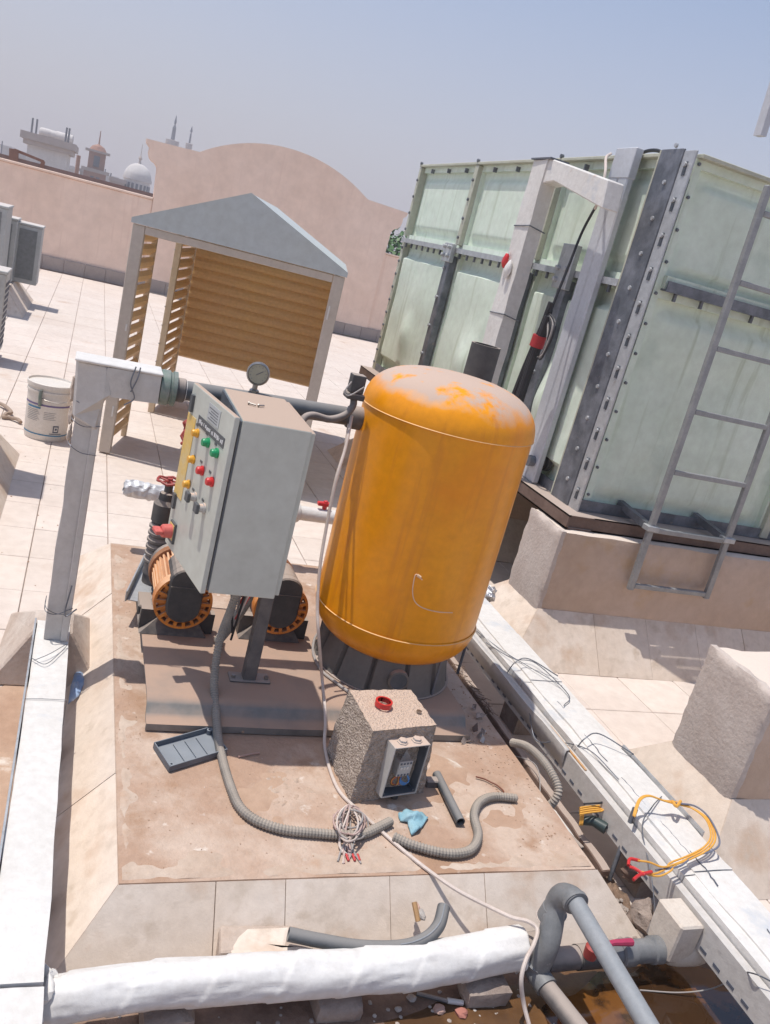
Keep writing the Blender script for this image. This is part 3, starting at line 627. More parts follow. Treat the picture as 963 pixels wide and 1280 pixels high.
# corner angle
ca = MB().box(TX0 - .055, TX0 - .04, TY0 + .055, TY0 + .25, TZ0 - .01, TZ1 + .035).build('corner_plate', M_dsteel, t, bevel=.003)
MB().box(TX0 - .055, TX0 - .0402, TY0 + .25, TY0 + .262, TZ0 - .01, TZ1 + .03).build('plate_edge', M_grpflange, t)
MB().box(TX0 - .048, TX0 - .036, TY0 - .045, TY0 + .054, TZ0 - .02, TZ1 + .025).build('slotted_strip', M_galv, t, bevel=.002)
b_ = MB(); s_ = MB()
for k in range(11): b_.lathe((TX0 - .06, TY0 + .13, TZ0 + .14 + k * .185), (1, 0, 0), [(.011, -.004), (.013, .008)], 8)
for k in range(11):
    z = TZ0 + .06 + k * .178; s_.box(TX0 - .052, TX0 - .047, TY0 - .005, TY0 + .018, z, z + .07); b_.lathe((TX0 - .056, TY0 + .006, z + .055), (1, 0, 0), [(.013, -.008), (.013, .01)], 6)
b_.build('bolts', M_galv, t); s_.build('slots', M_boxin, t)
# steel skid frame
MB().box(TX0 - .15, TX0 - .135, TY0 - .14, TY1, .753, .835).box(TX0 - .15, TX0 + .02, TY0 - .14, TY1, .825, .834).box(TX0 - .15, TX0 + .02, TY0 - .14, TY1, .753, .762).build('skid_rail', M_brown, t)
MB().box(TX0 - .134, 7, TY0 - .13, TY0 - .115, .7535, .8345).box(TX0 - .134, 7, TY0 - .13, TY0 + .02, .826, .8335).box(TX0 - .134, 7, TY0 - .13, TY0 + .02, .7535, .7615).build('skid_rail', M_brown, t)
MB().box(TX0 - .03, 7, TY0 - .02, TY0 - .01, .836, .90).build('base_angle', M_dsteel, t)
MB().box(TX0 - .03, TX0 - .02, TY0 + .3, TY1 - .1, .836, .90).build('base_angle', M_dsteel, t)
for k in range(3): MB().box(TX0 - .02, 7, TY0 + 1.1 + k * 1.1, TY0 + 1.2 + k * 1.1, .755, .83).build('skid_rail', M_brown, t)
# drain stub
MB().lathe((TX0 - .025, 4.42, .97), (1, 0, 0), [(.055, 0), (.055, .03), (.03, .031)], 16).build('drain_flange', M_black, t)
MB().tube([(TX0 - .01, 4.42, .97), (TX0 - .1, 4.42, .965)], .022, 10).lathe((TX0 - .1, 4.42, .965), (1, 0, 0), [(.035, -.04), (.035, .01)], 8).build('drain_valve', M_dsteel, t)
# ladder
M_ladder = mat('ladder_steel', (.27, .275, .28), .5, .3, col2=(.36, .36, .36), nscale=14, bump=.08)
LY = 3.70; t = thing('ladder', 'grey steel ladder leaning on the shaded face of the green tank', 'ladder', (3.4, LY, .47))
a0, a1 = Vector((3.125, LY, .475)), Vector((3.095, LY + .02, 2.72)); b0, b1 = Vector((3.685, LY, .475)), Vector((3.64, LY + .02, 2.72))
for a_, b_ in ((a0, a1), (b0, b1)): MB().bar(a_, b_, .038, .03, (0, 1, 0)).build('rail', M_ladder, t, bevel=.004)
for k in range(7):
    f_ = .012 + k * .155; p_, q_ = a0.lerp(a1, f_), b0.lerp(b1, f_)
    if f_ < 1: MB().bar(p_ + Vector((.02, 0, 0)), q_ - Vector((.02, 0, 0)), .028, .028).build('rung', M_ladder, t, bevel=.003)
for a_, b_ in ((a0, a1), (b0, b1)):
    q_ = a_.lerp(b_, .17); MB().bar(q_ + Vector((0, .02, .0)), q_ + Vector((-.06, .26, .05)), .04, .04).build('bracket', M_dsteel, t)
    MB().box(q_.x - .04, q_.x + .04, q_.y - .03, q_.y + .03, q_.z - .012, q_.z + .02).build('clamp', M_galv, t, bevel=.004)
o = MB().bar(PY(950, 170, 3.55), PY(975, 90, 3.55), .035, .05, (0, 1, 0)).build('steel_post', M_alu); tag(o, 'short end of a grey steel post against the sky, top right corner', 'post')

# ------------------------------------------------------------------ trunking and ducts in front of the tank
t = thing('cable_trunking', 'tall grey double channel trunking standing against the lit face of the green tank', 'trunking', (2.6, 4.25, .84))
for y in (4.36, 4.462): MB().box(2.69, 2.735, y, y + .098, .84, 2.80).build('channel', M_alu, t, bevel=.008)
MB().box(2.687, 2.738, 4.357, 4.563, 2.65, 2.815).build('end_cap', M_alu, t, bevel=.004)
MB().box(2.69, 2.735, 4.37, 4.55, .80, .84).build('foot', M_galv, t)
wire('', [PX(798, 195, 2.78), PX(808, 189, 2.8), PX(822, 188, 2.8), PX(834, 194, 2.8)], .010, M_blkcloth).name = 'black_hose'
tag(bpy.data.objects['black_hose'], 'short black hose arching over the rim beside the grey trunking', 'hose')
t = thing('white_duct', 'tall white coated duct rising behind the yellow tank with a bent arm at the top', 'duct', (2.5, 4.9, 0))
MB().roughbox(2.46, 2.555, 4.91, 5.10, 0, 2.70, st=.07, amp=.006, sc=7, chip=.0).build('riser', M_white, t, smooth=50)
MB().prism([PX(672, 230, 2.468), PX(672, 196, 2.468), PX(690, 198, 2.468), PX(760, 224, 2.468), PX(752, 260, 2.468), PX(692, 226, 2.468)], (.11, 0, 0)).build('arm', M_white, t, bevel=.006)
for z in (2.3, 1.75): MB().tube([(2.455, 5.105, z), (2.455, 4.895, z + .01), (2.57, 4.895, z - .01)], .004, 6).build('binding_wire', M_dsteel, t)
o = MB().box(2.45, 2.58, 4.86, 5.12, 2.701, 2.710).build('slate_cap', M_dsteel, None); tag(o, 'small dark plate lying on top of the tall white duct', 'plate')
rg = MB(); rg.rock((2.44, 4.99, 2.03), .042, 4, (.5, .8, 1.3)); tag(rg.build('white_rag', M_wrap, smooth=True), 'white rag knotted on the tall white duct', 'rag')
rg = MB(); rg.rock((2.44, 5.06, 2.08), .036, 9, (.5, .7, 1.3)); tag(rg.build('red_rag', M_red, smooth=True), 'red rag knotted on the tall white duct above the white one', 'rag')
M_tape = mat('red_tape', (.40, .02, .025), .45)
t = thing('cable_bundle', 'thick black cable bundle with a red tape band hanging beside the grey trunking', 'cable bundle', (2.5, 4.6, 1.2))
top_, bot_ = PX(690, 378, 2.5), PX(640, 520, 2.5)
for k, (dx, dy) in enumerate(((0, 0), (.02, .035), (-.01, -.035), (.02, -.01), (0, .06))):
    a_ = top_ + Vector((dx * .4, dy * .4, -.04 * k)); b_ = bot_ + Vector((dx, dy, 0)); MB().tube(smoothp([a_, a_.lerp(b_, .5) + Vector((0, .01, 0)), b_], 6), .021, 8).build('cable', M_blkcloth, t, smooth=True)
c_ = top_.lerp(bot_, .33); d_ = (bot_ - top_).normalized(); MB().cyl(c_ - d_ * .035, c_ + d_ * .035, .042, 12).build('tape_band', M_tape, t, smooth=True)
for k in range(4): MB().tube(smoothp([top_ + Vector((0, .01 * k, -.05)), top_ + Vector((0, -.03 - .03 * k, -.12)), top_ + Vector((0, -.08, -.22 - .03 * k)), top_ + Vector((0, -.05 + .01 * k, -.32))], 6), .006, 6).build('loose_wire', M_blkcloth if k % 2 else M_greywire, t)
wire('black_wire', [PX(688, 390, 2.5), PX(712, 330, 2.55), PX(728, 290, 2.58), PX(745, 258, 2.58)], .008, M_blkcloth, 'thin black wire strung from the duct arm down to the black cable bundle', 'wire')
wire('white_wire', [PX(744, 262, 2.57), PX(752, 240, 2.57), PX(757, 215, 2.57), PX(758, 197, 2.6), PX(764, 192, 2.66)], .008, M_cable, 'thin white wire curling over the tank rim beside the grey trunking', 'wire')

# ------------------------------------------------------------------ yellow pressure tank
TC = Vector((1.403, 3.024, 0)); TR = .349; z0, z1 = .544, 1.381
t = thing('pressure_tank', 'large yellow pressure vessel with a dusty domed top on a grey ribbed skirt', 'pressure tank', (TC.x, TC.y, .262))
sh_ = MB().lathe(TC, (0, 0, 1), [(TR, z0), (TR, z1)], 72, caps=False).build('shell', M_yellow, t, smooth=True)
dm = [(TR + .003, z1 - .004), (TR + .004, z1 + .008)]
for i in range(1, 15):
    a_ = i / 14 * math.pi / 2; dm.append(((TR + .002) * math.cos(a_) ** .62 if i < 14 else .0, z1 + .012 + .165 * math.sin(a_)))
MB().lathe(TC, (0, 0, 1), dm, 72, caps=False).build('top_dome', M_yellow, t, smooth=60)
dm = [((TR + .003), z0 + .006), (TR + .004, z0 - .004)]
for i in range(1, 13): a_ = i / 12 * math.pi / 2; dm.append(((TR + .002) * math.cos(a_) ** .62 if i < 12 else .0, z0 - .008 - .17 * math.sin(a_)))
MB().lathe(TC, (0, 0, 1), dm, 72, caps=False).build('bottom_dish', M_yellow, t, smooth=60)
M_seam = mat('weld_seam', (.80, .48, .20), .6)
MB().lathe(TC, (0, 0, 1), [(TR + .001, z1 - .003), (TR + .0062, z1), (TR + .001, z1 + .004)], 72, caps=False).build('weld_seam', M_seam, t, smooth=True)
MB().lathe(TC, (0, 0, 1), [(TR + .001, z0 - .003), (TR + .0062, z0), (TR + .001, z0 + .004)], 72, caps=False).build('weld_seam', M_seam, t, smooth=True)
sk = MB(); n = 12; NS = 12; vs = []; fs = []
prof = [(.300, .262), (.297, .270), (.290, .29), (.262, .42), (.245, .50)]
for r, z in prof:
    for k in range(n * NS):
        a_ = 2 * math.pi * k / (n * NS); q = k % NS; rr = r - (.018 if q == 0 else 0); vs.append(TC + Vector((rr * math.cos(a_), rr * math.sin(a_), z)))
w_ = n * NS
for i in range(len(prof) - 1):
    for k in range(w_): fs.append((i * w_ + k, i * w_ + (k + 1) % w_, (i + 1) * w_ + (k + 1) % w_, (i + 1) * w_ + k))
M_skirtd = mat('skirt_grey', (.15, .14, .13), .5, .2, col2=(.2, .18, .165), nscale=5, top_dust=((.42, .34, .29), .5, 1.0, 9, .2))
sk.add(vs, fs).build('skirt', M_skirtd, t, smooth=30)
MB().lathe(TC + Vector((0, 0, .262)), (0, 0, 1), [(.29, 0), (.306, 0), (.306, .004), (.29, .006)], 48, caps=False).build('skirt_flange', M_skirtd, t, smooth=30)
v_ = (P(497, 853, .33) - TC); v_.z = 0; v_.normalize()
MB().lathe(TC + v_ * .284 + Vector((0, 0, .34)), v_, [(.001, -.02), (.044, -.02), (.044, .010), (.036, .012), (.036, -.02)], 20, caps=False).build('skirt_port', M_skirtd, t, smooth=30)
MB().lathe(TC + v_ * .284 + Vector((0, 0, .34)), v_, [(.0365, .009), (.0, .009)], 20, caps=False).build('port_hole', M_boxin, t)
# scratched curl on the shell
def ontank(px, py):
    d = ray(px, py); a_ = d.x ** 2 + d.y ** 2; o_ = CAM - TC; b_ = 2 * (o_.x * d.x + o_.y * d.y); c_ = o_.x ** 2 + o_.y ** 2 - (TR + .0015) ** 2
    return CAM + d * ((-b_ - math.sqrt(b_ * b_ - 4 * a_ * c_)) / (2 * a_))
M_scr = mat('scratch', (.78, .55, .36), .7)
MB().tube(smoothp([ontank(*p) for p in ((528, 725), (521, 718), (518, 724), (516, 740), (519, 752), (529, 760), (548, 765), (566, 766))], 6), .0022, 5).build('scratch', M_scr, t)
MB().tube([ontank(522, 719), ontank(526, 722)], .006, 6).build('scratch', M_scr, t)
# black cap on a pipe behind the tank top
t = thing('capped_pipe', 'short black pipe cap with a rusty collar just behind the yellow tank top', 'pipe cap', (1.56, 3.2, 1.54))
cp = Vector((1.545, 3.16, 1.535)); MB().pipe(cp + Vector((0, 0, .15)), cp, .062, .052, 24).lathe(cp, (0, 0, 1), [(.062, 0), (.0, .1)], 24, caps=False).build('cap', M_black, t, smooth=40)
MB().lathe(cp - Vector((-.02, -.01, .012)), (0, 0, 1), [(.0, 0), (.085, 0), (.085, .01), (.0, .01)], 20).build('collar', M_rust, t)
# floor bolt rods beside tank
for (p0, p1, lab) in ((P(572, 842, .18), PY(588, 788, P(572, 842, .18).y), 'thin steel rod leaning on the right of the yellow tank'),): tag(MB().tube([p0, p1], .007, 8).build('steel_rod', M_dsteel), lab, 'rod')
tag(MB().tube([P(540, 868, .27), P(540, 868, .27) + Vector((0, .005, .17))], .006, 8).build('steel_rod', M_dsteel), 'thin bolt rod in front of the grey skirt of the tank', 'rod')

# ------------------------------------------------------------------ pump base frame
t = thing('pump_base', 'dusty bent steel base plate carrying pumps, control panel and yellow tank', 'base frame', (1.0, 2.9, .18))
pr_ = [(2.562, .186), (2.562, .212), (2.600, .214), (2.618, .222), (2.636, .247), (2.652, .258), (2.68, .262), (3.42, .262), (3.42, .254), (2.68, .254), (2.655, .249), (2.642, .24), (2.625, .212), (2.605, .204), (2.572, .204), (2.572, .186)]
m_ = MB(); nx = 40; vs = []; L = len(pr_)
for i in range(nx + 1):
    x = .385 + (1.66 - .385) * i / nx
    for y, z in pr_: vs.append((x, y + .006 * noise.noise(Vector((x * 3, 0, 0))), z + .004 * noise.noise(Vector((x * 2.5, y, 3)))))
m_.add(vs, [(i * L + j, (i + 1) * L + j, (i + 1) * L + (j + 1) % L, i * L + (j + 1) % L) for i in range(nx) for j in range(L)] + [tuple(range(L)), tuple(nx * L + j for j in range(L - 1, -1, -1))])
M_plate_ = mat('base_plate_paint', (.20, .19, .175), .55, .15, col2=(.27, .25, .23), nscale=5, top_dust=((.40, .275, .205), .95, 1.25, 5, .5), spots=[((.15, .14, .13), 6, .6, .7)])
m_.build('base_plate', M_plate_, t, smooth=35)
for x in (.45, 1.0, 1.55): MB().box(x, x + .06, 2.68, 3.4, .18, .2525).build('base_rib', M_plate_, t)
s_ = MB(); rnd = random.Random(5)
for k in range(14): x = .6 + k * .022; s_.rock((x, 2.575 + rnd.uniform(-.006, .004), .192), .012, k, (1, .8, .6), 4)
s_.build('grit_line', M_silt, t, kind='stuff')

# ------------------------------------------------------------------ pumps
def pump(ax, ay, az, label, wheel):
    t = thing('water_pump', label, 'pump', (ax, ay + .2, .262)); r = .113
    A = Vector((ax, ay, az))
    # motor body with fins
    nf = 34; pf = []
    for k in range(nf):
        for (d, rr) in ((0, .088), (.25, .088), (.35, .108), (.75, .108), (.85, .088)):
            a_ = 2 * math.pi * (k + d) / nf; pf.append((rr * math.cos(a_), rr * math.sin(a_)))
    MB().prism([A + Vector((x, .055, z)) for x, z in pf], (0, .24, 0)).build('motor_body', M_orange, t)
    MB().lathe(A + Vector((0, .0, 0)), (0, 1, 0), [(.07, .012), (.096, .012), (.096, .05), (.0, .052)], 30, caps=False).build('fan_guard_back', M_orange, t)
    gd = MB(); gd.lathe(A, (0, 1, 0), [(.107, 0), (.117, 0), (.119, .01), (.119, .05), (.110, .056), (.107, .05), (.107, 0)], 40, caps=False)
    gd.lathe(A, (0, 1, 0), [(.058, -.004), (.066, -.004), (.066, .01), (.058, .01), (.058, -.004)], 30, caps=False)
    gd.build('fan_guard', M_orange, t, smooth=40)
    for k in range(18):
        a_ = 2 * math.pi * k / 18; d = Vector((math.cos(a_), 0, math.sin(a_))); u = Vector((-d.z, 0, d.x))
        MB().obox(A + d * .088 + Vector((0, .006, 0)), d * .024, u * .0065, (0, .008, 0)).build('guard_rib', M_orange, t)
    # capsule shaped terminal cover
    pc = []
    for k in range(13): a_ = math.pi + math.pi * k / 12; pc.append((.069 * math.cos(a_), -.012 + .068 * math.sin(a_)))
    for k in range(13): a_ = math.pi * k / 12; pc.append((.069 * math.cos(a_), .098 + .058 * math.sin(a_)))
    MB().prism([A + Vector((x, -.022, z)) for x, z in pc], (0, .045, 0)).build('terminal_cover', M_black, t, bevel=.006)
    pc2 = [(x * .97, z) for x, z in pc if z > .05]; MB().prism([A + Vector((x, .024, z - .002)) for x, z in pc2], (0, .15, 0)).build('terminal_box', M_black, t, bevel=.01, seg=2)
    MB().obox(A + Vector((0, -.02, .075)), (.064, 0, 0), (0, .006, 0), (0, 0, .004)).build('cover_lip', M_black, t)
    # flange, casing, feet
    MB().lathe(A + Vector((0, .295, 0)), (0, 1, 0), [(.0, 0), (.118, 0), (.122, .01), (.122, .03), (.0, .03)], 36).build('flange', M_rust, t, smooth=40)
    MB().lathe(A + Vector((0, .326, 0)), (0, 1, 0), [(.0, 0), (.118, 0), (.12, .03), (.10, .12), (.07, .15), (.0, .15)], 30).build('casing', M_pipedust, t, smooth=40)
    MB().box(ax - .15, ax + .15, ay + .06, ay + .1, .2625, az - .07).build('foot', M_black, t)
    MB().prism([(ax - .15, ay + .02, .264), (ax + .12, ay + .02, .264), (ax + .07, ay + .06, az - .09), (ax - .07, ay + .06, az - .09)], (0, .2, 0)).build('foot_plate', M_black, t)
    # discharge column with flexible joint, check valve, hand wheel
    cx, cy = ax - .085, ay + .42; C0 = Vector((cx, cy, az - .115))
    pfl = [(.05, .05)]
    for k in range(6): z = .10 + .032 * k; pfl += [(.044, z), (.054, z + .008), (.054, z + .018), (.044, z + .028)]
    MB().lathe(C0, (0, 0, 1), pfl, 20).build('flexible_joint', M_pipedust, t, smooth=30)
    MB().lathe(C0, (0, 0, 1), [(.046, -.02), (.046, .1)], 16).build('outlet', M_pipedust, t, smooth=30)
    MB().lathe(C0, (0, 0, 1), [(.04, .29), (.052, .30), (.052, .38), (.036, .40), (.032, .43), (.018, .435), (.018, .475)], 20).build('valve_body', M_black, t, smooth=30)
    wh = MB(); Wc = C0 + Vector((0, 0, .485)); pts = [Wc + Vector((.052 * math.cos(a_ / 20 * 2 * math.pi), .052 * math.sin(a_ / 20 * 2 * math.pi), .004 * math.cos(a_ * math.pi * 5 / 10))) for a_ in range(21)]
    wh.tube(pts, .0065, 6)
    for k in range(5): a_ = 2 * math.pi * k / 5; wh.tube([Wc, Wc + Vector((.05 * math.cos(a_), .05 * math.sin(a_), 0))], .005, 5)
    wh.lathe(Wc, (0, 0, 1), [(.012, -.01), (.012, .012)], 8)
    wh.build('hand_wheel', M_redwheel, t, smooth=30)
    return t
pump(.522, 3.10, .425, 'orange finned water pump motor, left of the pair, under the open panel door', True)
pump(.935, 3.12, .425, 'orange finned water pump motor, right of the pair, half hidden behind the panel post', True)
o = MB()
a_, b_ = P(172, 752, .30), P(208, 672, .34)
o.bar(a_, b_, .09, .008).obox((a_ + b_) / 2 + Vector((-.05, 0, .02)), (b_ - a_) / 2, (.004, 0, 0), (0, 0, .025)); tag(o.build('steel_channel', M_galv, bevel=.002), 'galvanised steel channel lying left of the left orange pump', 'channel')
o = MB(); o.box(.37, .44, 3.28, 3.42, .263, .31); tag(o.build('clamp_block', M_black, bevel=.006), 'small black clamp block at the back left corner of the base plate', 'block')

# ------------------------------------------------------------------ pipework
t = thing('discharge_pipe', 'dark horizontal pipe with a pressure gauge running behind the control panel', 'pipe', (.6, 3.05, 1.26))
py_, pz_ = 3.06, 1.292
MB().cyl((.375, py_, pz_ + .002), (1.14, py_, pz_ + .02), .036, 20).build('pipe', M_pipe, t, smooth=True)
MB().lathe((.285, py_, pz_), (1, 0, 0), [(.0, 0), (.062, 0), (.064, .006), (.064, .03), (.058, .034), (.058, .04), (.063, .042), (.063, .056), (.0, .056)], 28).build('flange', M_greenpaint, t, smooth=30)
MB().lathe((.341, py_, pz_), (1, 0, 0), [(.044, 0), (.044, .03), (.040, .034)], 20).build('coupling', M_pipedust, t, smooth=30)
MB().lathe((.374, py_, pz_), (1, 0, 0), [(.038, 0), (.038, .004)], 20).build('paint_ring', M_white, t, smooth=30)
MB().lathe((1.0, py_, pz_ + .016), (1, 0, 0), [(.042, 0), (.046, .01), (.046, .06), (.042, .07)], 20).build('coupling', M_pipedust, t, smooth=30)
MB().cyl((1.14, py_, pz_ + .02), (1.14, py_, .3), .036, 16).build('drop_pipe', M_pipedust, t, smooth=True)
gc = PY(323, 467, py_ - .01); aim = (CAM - gc); aim.z = 0; aim.normalize()
MB().cyl((gc.x, gc.y + .01, pz_ + .02), (gc.x, gc.y + .01, gc.z - .03), .010, 10).lathe((gc.x, gc.y + .01, pz_ + .03), (0, 0, 1), [(.018, 0), (.018, .02), (.012, .025)], 6).build('gauge_stem', M_chrome, t)
g_ = MB().lathe(gc, aim, [(.0, -.012), (.041, -.012), (.043, -.008), (.043, .010), (.038, .013), (.036, .008), (.0, .008)], 32).build('gauge', M_chrome, t, smooth=30)
MB().lathe(gc + aim * .0085, aim, [(.0, 0), (.0355, 0), (.0355, .001), (.0, .001)], 32).build('gauge_face', M_glassgauge, g_)
sd = Vector((-aim.y, aim.x, 0)); tk = MB()
for k in range(11):
    a_ = R_(-45 + 27 * k); d = sd * math.cos(a_) + Vector((0, 0, math.sin(a_))); tk.bar(gc + aim * .0102 + d * .026, gc + aim * .0102 + d * .031, .0015, .0006, aim)
d = (sd * .8 + Vector((0, 0, .6))).normalized(); tk.bar(gc + aim * .0105 - d * .008, gc + aim * .0105 + d * .022, .002, .0008, aim)
tk.build('needle', M_ink, g_)
# white riser duct with horizontal arm and ground duct
t = thing('riser_duct', 'white coated duct standing upright on the left with a short arm to the dark pipe', 'duct', (.05, 3.08, .25))
def wob(px, amp=.004): return px
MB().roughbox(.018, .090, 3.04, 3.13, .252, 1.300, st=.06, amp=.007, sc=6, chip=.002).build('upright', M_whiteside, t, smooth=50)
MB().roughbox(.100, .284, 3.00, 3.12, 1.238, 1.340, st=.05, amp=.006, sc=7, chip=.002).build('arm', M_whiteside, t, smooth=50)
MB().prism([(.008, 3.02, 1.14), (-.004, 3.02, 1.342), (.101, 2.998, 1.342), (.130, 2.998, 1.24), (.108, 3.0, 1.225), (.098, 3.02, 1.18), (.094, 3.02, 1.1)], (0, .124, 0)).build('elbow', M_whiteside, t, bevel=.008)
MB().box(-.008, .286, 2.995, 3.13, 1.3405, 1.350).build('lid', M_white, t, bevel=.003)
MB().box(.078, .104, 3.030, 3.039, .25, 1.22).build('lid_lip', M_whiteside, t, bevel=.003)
bw = MB()
for (z, s_) in ((1.19, .03), (1.12, .0), (1.03, -.02), (.37, .03), (.385, -.01)):
    bw.tube(smoothp([(.008, 3.14, z), (.010, 3.026, z + .01), (.05, 3.024, z - .01 + s_ * .3), (.106, 3.024, z + s_)], 4), .0016, 5)
bw.tube(smoothp([(.19, 2.99, 1.36), (.18, 2.985, 1.30), (.2, 2.985, 1.25), (.17, 2.985, 1.22)], 5), .0026, 5).tube(smoothp([(.205, 2.99, 1.36), (.2, 2.985, 1.32), (.185, 2.985, 1.27)], 5), .0026, 5)
bw.tube(smoothp([(.12, 3.02, .40), (.08, 3.0, .38), (.09, 3.01, .5)], 5), .003, 5)
bw.build('binding_wire', M_dsteel, t)
rg = MB(); rg.rock((.0, 3.08, 1.22), .02, 3, (.5, .7, 2.2), 9, .8).rock((.006, 3.07, 1.14), .018, 8, (.5, .7, 1.9), 9, .9).rock((.008, 3.07, 1.06), .016, 5, (.5, .7, 2.0), 9, .9); rg.build('insulation_tuft', M_mortar, t, smooth=True)
gx0, gx1, gz = -.014, .113, .25
t = thing('ground_duct', 'long flat white coated duct along the lower left edge of the roof', 'duct', (.05, 2, .12))
MB().roughbox(gx0, gx1, 1.50, 3.20, .125, gz, st=.06, amp=.004, sc=5, chip=.003).build('duct_run', M_white, t, smooth=50)
MB().roughbox(gx0 - .0, gx1 + .002, 1.02, 1.496, .125, gz - .004, st=.06, amp=.004, sc=5, chip=.003).build('duct_run', M_white, t, smooth=50)
MB().box(gx0 - .008, gx0 - .001, 1.5, 3.19, .16, gz + .012).build('lid_edge', M_galv, t, bevel=.001)
bw = MB()
for y in (2.62,): bw.tube([(gx0 - .002, y, gz + .004), (gx0 + .05, y + .002, gz + .006), (gx1 + .004, y + .004, gz + .004), (gx1 + .004, y + .004, .15)], .0012, 5)
bw.tube(smoothp([(gx0 + .01, 2.86, gz + .012), (gx0 + .06, 2.90, gz + .02), (gx1 - .01, 2.99, gz + .014), (gx1 - .03, 2.93, gz + .012), (gx0 + .05, 2.84, gz + .012), (gx0 + .0, 2.88, gz + .01)], 6), .0014, 5)
bw.build('binding_wire', M_dsteel, t)
for y in (1.2, 1.9, 2.6): MB().box(gx0 + .01, gx1 - .01, y, y + .1, 0, .124).build('support_block', M_stone, t)
t = thing('mortar_mound', 'sloped mortar mound under the foot of the upright white duct', 'mound', (.06, 3.3, 0))
MB().add([(-.17, 3.10, 0), (.26, 3.10, 0), (.25, 3.72, 0), (-.13, 3.72, 0), (-.02, 3.13, .24), (.12, 3.13, .24), (.12, 3.30, .24), (-.02, 3.30, .24)],
         [(3, 2, 1, 0), (4, 5, 6, 7), (0, 1, 5, 4), (1, 2, 6, 5), (2, 3, 7, 6), (3, 0, 4, 7)]).build('mound', M_mortar, t, bevel=.008)

# ------------------------------------------------------------------ control panel
t = thing('control_panel', 'grey electrical control panel on a steel post, its door with coloured buttons ajar', 'control panel', (.78, 2.82, .262))
bx0, bx1, by0, by1, bz0, bz1 = .488, .722, 2.505, 2.955, .758, 1.350
MB().box(bx0 + .007, bx1 - .004, by0 + .0, by1, bz0, bz1).build('cabinet_body', M_panel, t, bevel=.004, seg=2)
MB().box(bx0 + .001, bx0 + .0075, by0 + .006, by1 - .006, bz0 + .006, bz1 - .006).build('door_gap_shade', M_boxin, t)  # dark sheet over the cabinet opening, paints the shade in the door gap
MB().box(bx1 - .0045, bx1 + .012, by0 + .01, by1 - .01, bz0 + .01, bz1 - .006).build('back_plate', M_panel, t, bevel=.002)
MB().box(.752, .802, 2.795, 2.845, .262, .757).build('post', M_pipedust, t, bevel=.003)
MB().box(.70, .86, 2.785, 2.855, .2625, .270).build('post_foot', M_pipedust, t, bevel=.002)
fb = MB()
for x in (.715, .845): fb.lathe((x, 2.81, .270), (0, 0, 1), [(.008, 0), (.008, .012)], 6)
fb.build('bolts', M_chrome, t)
# door: hinged at the near edge, swung out a little
hinge = Vector((bx0 - .006, by0 + .001, 0)); th = R_(11.5); DV = Vector((-math.sin(th), math.cos(th), 0)); DN_ = Vector((-math.cos(th), -math.sin(th), 0)); DWd = .43
def dp(u, z, o_=0): return hinge + DV * u + DN_ * o_ + Vector((0, 0, z))
def dbox(mb, u0, u1, z0_, z1_, o0, o1): return mb.hexa([dp(u0, z0_, o0), dp(u0, z0_, o1), dp(u1, z0_, o1), dp(u1, z0_, o0), dp(u0, z1_, o0), dp(u0, z1_, o1), dp(u1, z1_, o1), dp(u1, z1_, o0)])
dr = dbox(MB(), 0, DWd, bz0 - .004, bz1 + .006, -.004, .014).build('door', M_panel, t, bevel=.003, seg=2)
def ondoor(px, py, o_=.014):
    d = ray(px, py); q0 = dp(0, 0, o_); q = CAM + d * ((q0 - CAM).dot(DN_) / d.dot(DN_)); return (q - hinge).dot(DV), q.z
def dpoly(name, pix, M, o0=.0142, o1=.0158): 
    uz = [ondoor(*p) for p in pix]; return MB().prism([dp(u, z, o0) for u, z in uz], DN_ * (o1 - o0)).build(name, M, dr)
def drect(name, pa, pb, M, o0=.0142, o1=.0158):
    (u0, za), (u1, zb) = ondoor(*pa), ondoor(*pb); return dbox(MB(), min(u0, u1), max(u0, u1), min(za, zb), max(za, zb), o0, o1).build(name, M, dr)
def knob(name, px, py, r, ln, M):
    u, z = ondoor(px, py, .014 + ln * .6); k_ = dp(u, z, .0145)
    if u < .005 or u > DWd: u = max(.02, min(DWd - .015, u)); k_ = dp(u, z, .0145)
    MB().lathe(k_, DN_, [(r * 1.25, 0), (r * 1.25, .006), (r, .007), (r, ln * .8), (r * .8, ln), (0, ln)], 18).build(name, M, dr, smooth=40); return u, z
for k, (px, py) in enumerate(((243, 541), (238, 574), (232, 605))): knob('indicator_lamp', px, py, .0125, .022, M_ylamp)
for px, py in ((256, 553), (267, 566)): knob('start_button', px, py, .0135, .022, M_green)
for px, py in ((249, 588), (261, 602)): knob('stop_button', px, py, .0135, .022, M_red)
for px, py in ((239, 621), (250, 635)):
    u, z = knob('selector_switch', px, py, .014, .026, M_boxgrey); dbox(MB(), u - .016, u + .016, z - .017, z + .017, .036, .048).build('switch_knob', M_plate, dr, bevel=.002)
u, z = ondoor(217, 664); u = min(u, DWd - .03)
dbox(MB(), u - .028, u + .028, z - .04, z + .035, .0145, .022).build('switch_plate', M_plate, dr); dbox(MB(), u - .024, u + .024, z - .028, z + .028, .022, .024).build('switch_card', M_sticker, dr)
MB().lathe(dp(u, z, .024), DN_, [(.026, 0), (.024, .03), (.018, .036)], 20).build('main_switch', M_pinkred, dr, smooth=40); dbox(MB(), u - .026, u + .026, z - .008, z + .008, .058, .085).build('switch_handle', M_pinkred, dr, bevel=.003)
(uA, zA), (uB, zB) = ondoor(249, 520), ondoor(277, 556)
def sheet(name, u0, u1, z0_, z1_, M, o0=.0142, o1=.0158): return dbox(MB(), u0, u1, z0_, z1_, o0, o1).build(name, M, dr)
uu = .10; ztop = bz1
sheet('name_strip', .045, .315, ztop - .112, ztop - .078, M_plate)
